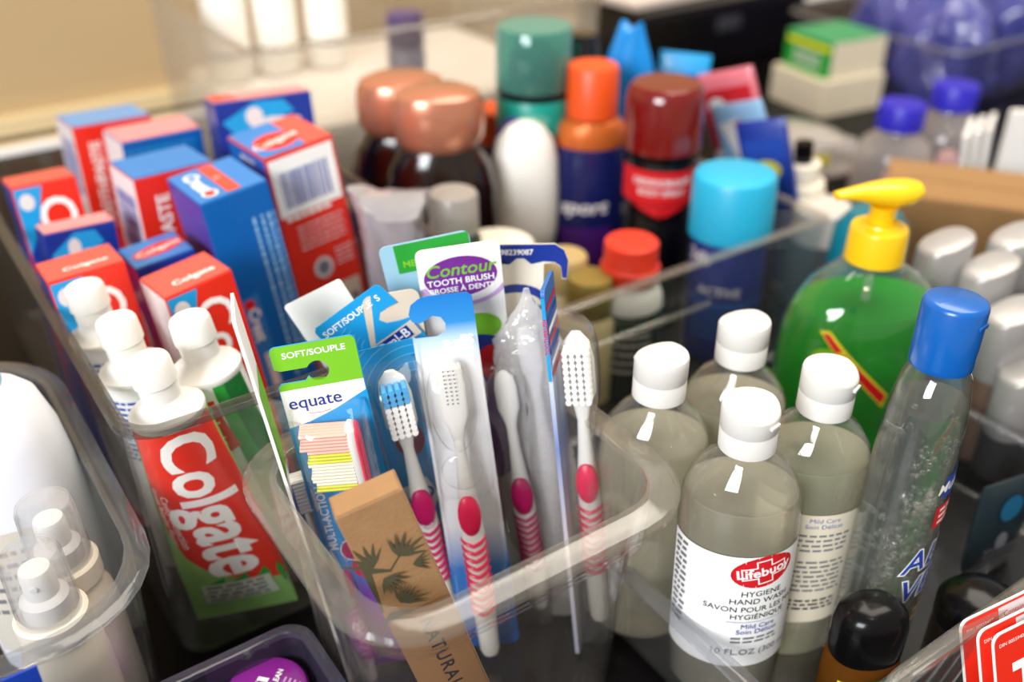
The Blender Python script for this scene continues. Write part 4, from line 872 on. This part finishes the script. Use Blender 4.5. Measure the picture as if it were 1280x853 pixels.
crumple('plastic_bag', 'crinkled clear bag with blue print between cartons and shampoo', 'bag', .018, .021, .172, clear('bag_film', (.88, .9, .95), .30, (.80, .80, .84), .12, bump=.8, bscale=60, refl=1.6), 490, 248, 11, .10, yaw=34, top=1.5)
# bright blue crinkled pouch and printed packs at the back right of that bin
crumple('blue_pouch', 'bright blue crinkled pouch standing behind the red capped can', 'pouch', .030, .016, .235, paint('pouch_blue', '#1188d6', .25, .2, 40, coat=.4), 790, 34, 21, .10, top=.35)
o = empty('black_hair_dryer_bottle', 'black rounded bottle behind teal can', 'bottle'); o.name = 'black_bottle'
lathe([(.031, 0), (.034, .004), (.034, .17), (.029, .19), (.018, .205), (.014, .226), (0, .227)], 44).build('bottle_body', paint('black_gloss', '#111013', .2, coat=.4), o); place(o, 728, 40, .227)
def flatpack(label, px, py, W, L, lx, ly, yaw, base, art, D=.012):
    o = empty('printed_pack', label, 'pack', 'printed packs behind the red capped can')
    M().loft([[(x, y*f, z) for x, y, _ in rrect(W/2, D/2, .004, 0, 3)] for z, f in ((0, .1), (.006, .8), (L*.5, 1), (L-.008, .8), (L, .1))]).build('pack_body', base, o, ang=60)
    p = Print(); art(p, W, L); p.build('printed_art', o, front(-D/2-.0003))
    return place(o, px, py, L, lx, ly, yaw, .014)
def art_a(p, W, L): p.rect(-W/2+.004, L*.62, W/2-.004, L*.92, INKR); p.ell(.006, L*.7, .014, .010, YELLOW); p.ell(-.012, L*.84, .008, .007, INKW); p.rect(-W/2+.004, L*.3, -W/2+.014, L*.6, INKW)
def art_b(p, W, L): p.rect(-W/2+.004, L*.5, W/2-.004, L*.9, INKB); p.ell(0, L*.72, .014, .010, YELLOW); p.lines(-.018, L*.45, .018, 5, .008, .003, INKW)
def art_c(p, W, L): p.poly([(-.02, L*.9), (.0, L*.92), (.02, L*.5), (.005, L*.45)], INKW); p.poly([(-.005, L*.9), (.004, L*.91), (.022, L*.58), (.015, L*.5)], INKR)
flatpack('blue pack with yellow dot peeking over the dark red cap', 858, 66, .05, .188, 4, 2, -10, SKY, art_b)
flatpack('red pack with yellow spot leaning right behind dark red cap', 905, 88, .056, .19, -18, 6, -30, paint('pack_pink', '#d8707a', .3, .1, coat=.3), art_a)
flatpack('pale blue and red striped pack leaning right of the dark red cap', 920, 128, .05, .17, -20, 4, -35, paint('pack_paleblue', '#8fb9dc', .3, .15, coat=.3), art_c)
flatpack('navy pack leaning farthest right, against the acrylic bin', 950, 150, .046, .165, -16, 4, -30, NAVY, art_b)

# ------------------------------------------------------------------ right middle: silver lids, pump bottle, kraft box
SIL = paint('cap_silver', '#a9a5a2', .28, .04, metal=.25, coat=.3); TEA = paint('teal_bottle', '#0e6f80', .3, .06, coat=.3)
def roll(label, px, py, L, body, yaw=20):
    o = empty('roll_on_bottle', label, 'bottle', 'silver capped roll-on bottles')
    lathe([(.017, .013, 0), (.020, .015, .003), (.020, .015, L-.052), (.0185, .014, L-.046)], 44, 2.4).build('bottle_body', body, o)
    m = M(); sl = lambda rg, k: [(x, y, z - k*(x+.02)) for x, y, z in rg]                  # lid cut off at a slant
    m.loft([ring(.0195, .0148, L-.048, 44, 2.4), ring(.0205, .0155, L-.046, 44, 2.4), sl(ring(.0203, .0153, L-.003, 44, 2.4), -.28), sl(ring(.0190, .0142, L-.0008, 44, 2.4), -.28), sl(ring(.0165, .012, L-.0002, 44, 2.4), -.28), sl(ring(1e-5, 1e-5, L-.0008, 44, 2.4), -.28)]).build('cap', SIL, o)
    return place(o, px, py, L, 0, 0, yaw)
roll('silver capped roll-on on teal bottle just right of the yellow pump', 1182, 308, .145, TEA)
roll('silver capped roll-on behind the blue sanitizer cap', 1238, 338, .135, TEA)
roll('silver capped roll-on farthest right at the photo edge, upper', 1272, 300, .145, paint('grey_bottle', '#55585a', .35))
roll('largest silver capped roll-on right of the sanitizer bottle', 1268, 395, .118, paint('brown_grey_bottle', '#6a5346', .4))
roll('low silver capped roll-on at right edge below the others', 1285, 468, .085, paint('dark_grey_bottle', '#2e2e30', .35))
turned('teal_bottle', 'teal bottle body right behind the yellow pump', 'bottle', [('bottle_body', [(.026, .02, 0), (.032, .024, .003), (.033, .025, .08), (.03, .023, .12), (.02, .018, .132), (0, 0, .134)], TEA)], 1095, 262, .134)
o = empty('pump_bottle', 'small white pump bottle with black nozzle behind yellow pump', 'bottle')
lathe([(.02, 0), (.0225, .003), (.0225, .10), (.021, .108), (.012, .112)], 36).build('bottle_body', CREAM, o)
lathe([(.0155, .112), (.0165, .1125), (.0165, .126), (0, .128)], 32).build('collar', CREAM, o); lathe([(.0085, .127), (.009, .128), (.0085, .146), (.004, .147), (0, .147)], 24).build('spray_head', paint('cap_black', ''), o)
place(o, 1006, 176, .147, -4)
turned('white_lidded_bottle', 'pale bottle with frosted white lid left of yellow pump', 'bottle', [('bottle_body', [(.024, 0), (.027, .003), (.027, .06), (.025, .066)], paint('grey_bottle', '')), ('cap', [(.026, .065), (.0275, .066), (.0268, .095), (.024, .098), (0, .0985)], paint('cap_pearl', '#cfc8c0', .3, .04, sss=.1))], 1030, 255, .0985)
M_ = empty('kraft_carton', 'brown kraft cardboard box behind the silver caps', 'box')
KB = paint('kraft_brown', '#9a7448', .75, .1, 40, bump=.2, bscale=300)
M().box((0, 0, .045), (.17, .10, .09)).build('carton_body', KB, M_, False, bevel=.001); M().box((0, -.026, .0908), (.168, .046, .0012)).build('flap', KB, M_, False); M().box((0, .024, .0908), (.168, .048, .0012)).build('flap', KB, M_, False)
stand(M_, at(1235, 245, .09) + Vector((.0, .02, -.0895)), -20)
# white card packs
for k, (px, py, lab) in enumerate(((1212, 158, 'thin white packet leaning left in the row at right edge'), (1226, 154, 'second thin white packet of the row at right edge'), (1240, 150, 'third thin white packet beside the wide orange marked one'))):
    o = M().prism(rcard(.055, .10, .003), -.0025, .0025).build('packet', CARD, None, False); o['label'] = lab; o['category'] = 'packet'; o['group'] = 'white packets at right'
    place(o, px, py, .10, -8+2*k, 0, 62, .004)
o = empty('packet', 'wide white packet with orange square at right edge', 'packet', 'white packets at right'); M().prism(rcard(.07, .12, .003), -.004, .004).build('packet_body', CARD, o, False)
p = Print(); p.rect(.000, .03, .032, .068, paint('orange_ink', '')); p.rect(.005, .035, .032, .063, INKW); p.build('printed_art', o, front(-.004)); place(o, 1306, 138, .12, 0, 0, 0, .004)
# blue capped clear bottles
def bluecap(label, px, py, L):
    return turned('clear_bottle', label, 'bottle', [('bottle_body', [(.036, 0), (.042, .003), (.042, L-.06), (.036, L-.045), (.024, L-.034), (.022, L-.026)], clear('bottle_haze', (.85, .83, .82), .30, (.70, .64, .62), .1)), ('cap', [(.0245, L-.028), (.0255, L-.027), (.0255, L-.003), (.024, L-.0005), (0, L)], paint('cap_indigo', '#2b25b0', .35, .05, sss=.1))], px, py, L, group='clear bottles with indigo caps', art=lambda p: (p.rect(-.015, .01, .02, L-.075, PALE), p.poly([(.0, .02), (.03, .02), (.03, L-.08), (.012, L-.08)], INKB), p.ell(-.01, .05, .012, .012, paint('pale_pink_ink', '#e0b0ac'))), artmap=on_round(.0424))
bluecap('clear bottle with indigo screw cap, left and lower of two', 1130, 128, .12)
bluecap('clear bottle with indigo screw cap, right and farther of two', 1197, 104, .125)
# green and white cartons
def smallbox(label, x, y, W, D, Hh, z0, top, lab_green):
    CC = paint('carton_cream', '#e6d9bf', .55, .03); o = empty('medicine_carton', label, 'carton', 'stacked small cartons')
    M().box((0, 0, Hh/2), (W, D, Hh), face_m=[1, 0, 1, 1, 2, 1]).build('carton_body', [top, CC, GREEN if lab_green else CC], o, False, bevel=.0008)
    M().box((0, 0, Hh+.0003), (W-.002, D-.002, .0006)).build('end_flap', top, o, False)
    p = Print()
    if lab_green: p.rect(-D/2+.004, Hh*.72, D/2-.004, Hh*.86, YELLOW); p.lines(-D/2+.02, Hh*.45, D/2-.02, 2, .012, .006, PALE)
    else: p.lines(-D/2+.01, Hh*.6, D/2-.01, 3, .01, .002, PALE)
    p.build('lettering', o, on_plane((-W/2, 0, 0), (0, -1, 0), (0, 0, 1))); stand(o, (x, y, z0), 28); return o
smallbox('cream carton at the bottom of the pair', .458, 1.440, .112, .109, .050, .0005, paint('carton_cream', '#e6d9bf'), False)
smallbox('green and white carton stacked on a cream carton', .463, 1.442, .101, .094, .051, .0515, paint('carton_green_top', '#3f9060', .5), True)
o = crumple('clear_pouch', 'hazy clear pouch of pink and yellow packets before the cartons', 'pouch', .085, .055, .04, clear('pouch_film', (.9, .87, .86), .42, (.90, .84, .80), .15, bump=.8, bscale=50, refl=1.4), 1000, 168, 31, .05, top=.8, art=lambda p: (p.rect(-.02, .02, .02, .035, YELLOW), p.rect(-.07, .02, -.04, .04, paint('pale_pink_ink', ''))))
# bin with blue bags, far right
bag_bin = make_bin('clear_bin', 'far clear bin heaped with violet blue plastic bags', .78, 1.10, 1.28, 1.78, .09, r=.02, flange=.006, taper=.006, mat=SMOKE, rim=SMOKERIM)
VB = clear('violet_bag', (.62, .62, .92), .50, (.18, .19, .62), .15, bump=1.0, bscale=40, refl=1.5)
for k, (a, b, lab) in enumerate(((.86, 1.37, 'violet blue plastic bag at the near left of the far bin'), (.98, 1.40, 'violet blue plastic bag at the back left of the far bin'), (.87, 1.50, 'violet blue plastic bag in the middle front of the far bin'), (1.0, 1.53, 'violet blue plastic bag in the middle back of the far bin'), (.90, 1.64, 'violet blue plastic bag at the right end of the far bin'))):
    o = crumple('plastic_bag', lab, 'bag', .064, .058, .15+.012*(k % 3), VB, 900, 50, 40+k, .14, top=.3, group='violet blue plastic bags'); o.matrix_world = Matrix.Translation(ab(a, b, .004)) @ Matrix.Rotation(k*1.1, 4, 'Z')
# black case with pale folder on top
o = empty('storage_case', 'black storage case at the back right of the table', 'case'); M().box((0, 0, .05), (.36, .16, .10)).build('case_body', paint('case_black', '#0d0b0c', .3, .1), o, False, bevel=.006); M().box((0, 0, .103), (.365, .165, .006)).build('case_lid', paint('case_black', ''), o, False, bevel=.002); M().box((.0, -.082, .07), (.05, .006, .02)).build('latch', paint('case_grey', '#3a3a40', .3), o, bevel=.001)
stand(o, ab(1.22, 1.20, .0005), math.degrees(YAW))
o = M().box((0, 0, .007), (.30, .12, .012)).build('paper_stack', paint('paper_pinkish', '#e0d0c8', .7, .04), None, False, bevel=.002); o['label'] = 'pale pinkish stack of papers on the black case'; o['category'] = 'papers'; stand(o, ab(1.23, 1.17, .107), math.degrees(YAW)+3)
o = empty('white_tube', 'short shiny white tube lying by the black case', 'tube'); M().tube([(-.03, 0, .014), (.03, 0, .014)], .013, 20).build('tube_body', WHITE, o); M().tube([(.03, 0, .014), (.042, 0, .014)], .010, 20).build('cap', PALE, o); stand(o, at(820, 50, .01) - Vector((0, 0, .01)), 20)

# ------------------------------------------------------------------ far clear bin with white bottles
far_bin = make_bin('clear_bin', 'far clear bin at back with white bottles standing in it', .95, 1.30, .34, .80, .20, r=.02, flange=.005, taper=.006, mat=clear('far_bin_plastic', (.92, .91, .88), .10, (.75, .70, .64), .1), rim=RIMCLEAR)
o = M().box((0, 0, .05), (.40, .30, .10)).build('paper_bundle', paint('white_paper', '#f2e9e2', .8, .06, 20, bump=.6, bscale=20), None, bevel=.012); o['label'] = 'whitish wrapped bundle on the floor of the far clear bin'; o['category'] = 'bundle'; stand(o, ab(1.125, .57, .0035), math.degrees(YAW))
for k, (px, py) in enumerate(((268, -60), (332, -66), (398, -72))):
    turned('white_bottle', ('leftmost', 'middle', 'rightmost')[k] + ' of three white bottles in the far clear bin', 'bottle', [('bottle_body', [(.022, 0), (.026, .003), (.026, .10), (.02, .115), (.014, .12)], paint('far_white', '#efe9df', .35, .02)), ('cap', [(.015, .119), (.016, .12), (.0155, .145), (0, .146)], WHITE), ('label_band', [(.0262, .03), (.0264, .031), (.0264, .034), (.0262, .035)], GREY)], px, py, .146, group='white bottles in the far bin', z0=.105)
turned('purple_capped_bottle', 'bottle with dull purple cap at right of the far bin', 'bottle', [('bottle_body', [(.018, 0), (.021, .003), (.021, .06), (.017, .066)], paint('far_grey_bottle', '#8d86a0', .4)), ('cap', [(.019, .065), (.0205, .066), (.020, .10), (0, .102)], paint('dull_purple', '#55446e', .4))], 505, 14, .102, z0=.105)

# ------------------------------------------------------------------ red cards, lower right
for k, (dx, dy, lab) in enumerate(((0, 0, 'rearmost red and white card in lower right bin'), (.006, -.006, 'middle red and white card in lower right bin'), (.012, -.009, 'front red and white card with large white letter'))):
    o = empty('red_card', lab, 'card', 'red cards in the lower right bin'); W_, H_ = .060, .09
    M().prism(rcard(W_, H_, .005), 0, .0008).build('card', INKW, o, False)
    p = Print(); p.poly([(x*.97, .5*H_+(z-.5*H_)*.98) for x, z in rcard(W_, H_, .005)], RED)
    p.rect(-.006, H_-.012, W_/2-.001, H_-.0022, PALE); p.text('Contains 4 caplets', .012, H_-.007, .0040, INKR); p.text('DIN 00559407', -.018, H_-.007, .0028, INKW)
    p.text('T', -.011, H_-.030, .024, INKW, bold=.06); p.text('YL', .012, H_-.030, .024, INKW, bold=.06); p.build('lettering', o, front(0)); pose(o, .2612+dx, .3305+dy, -12.2, 14, 24, .02)
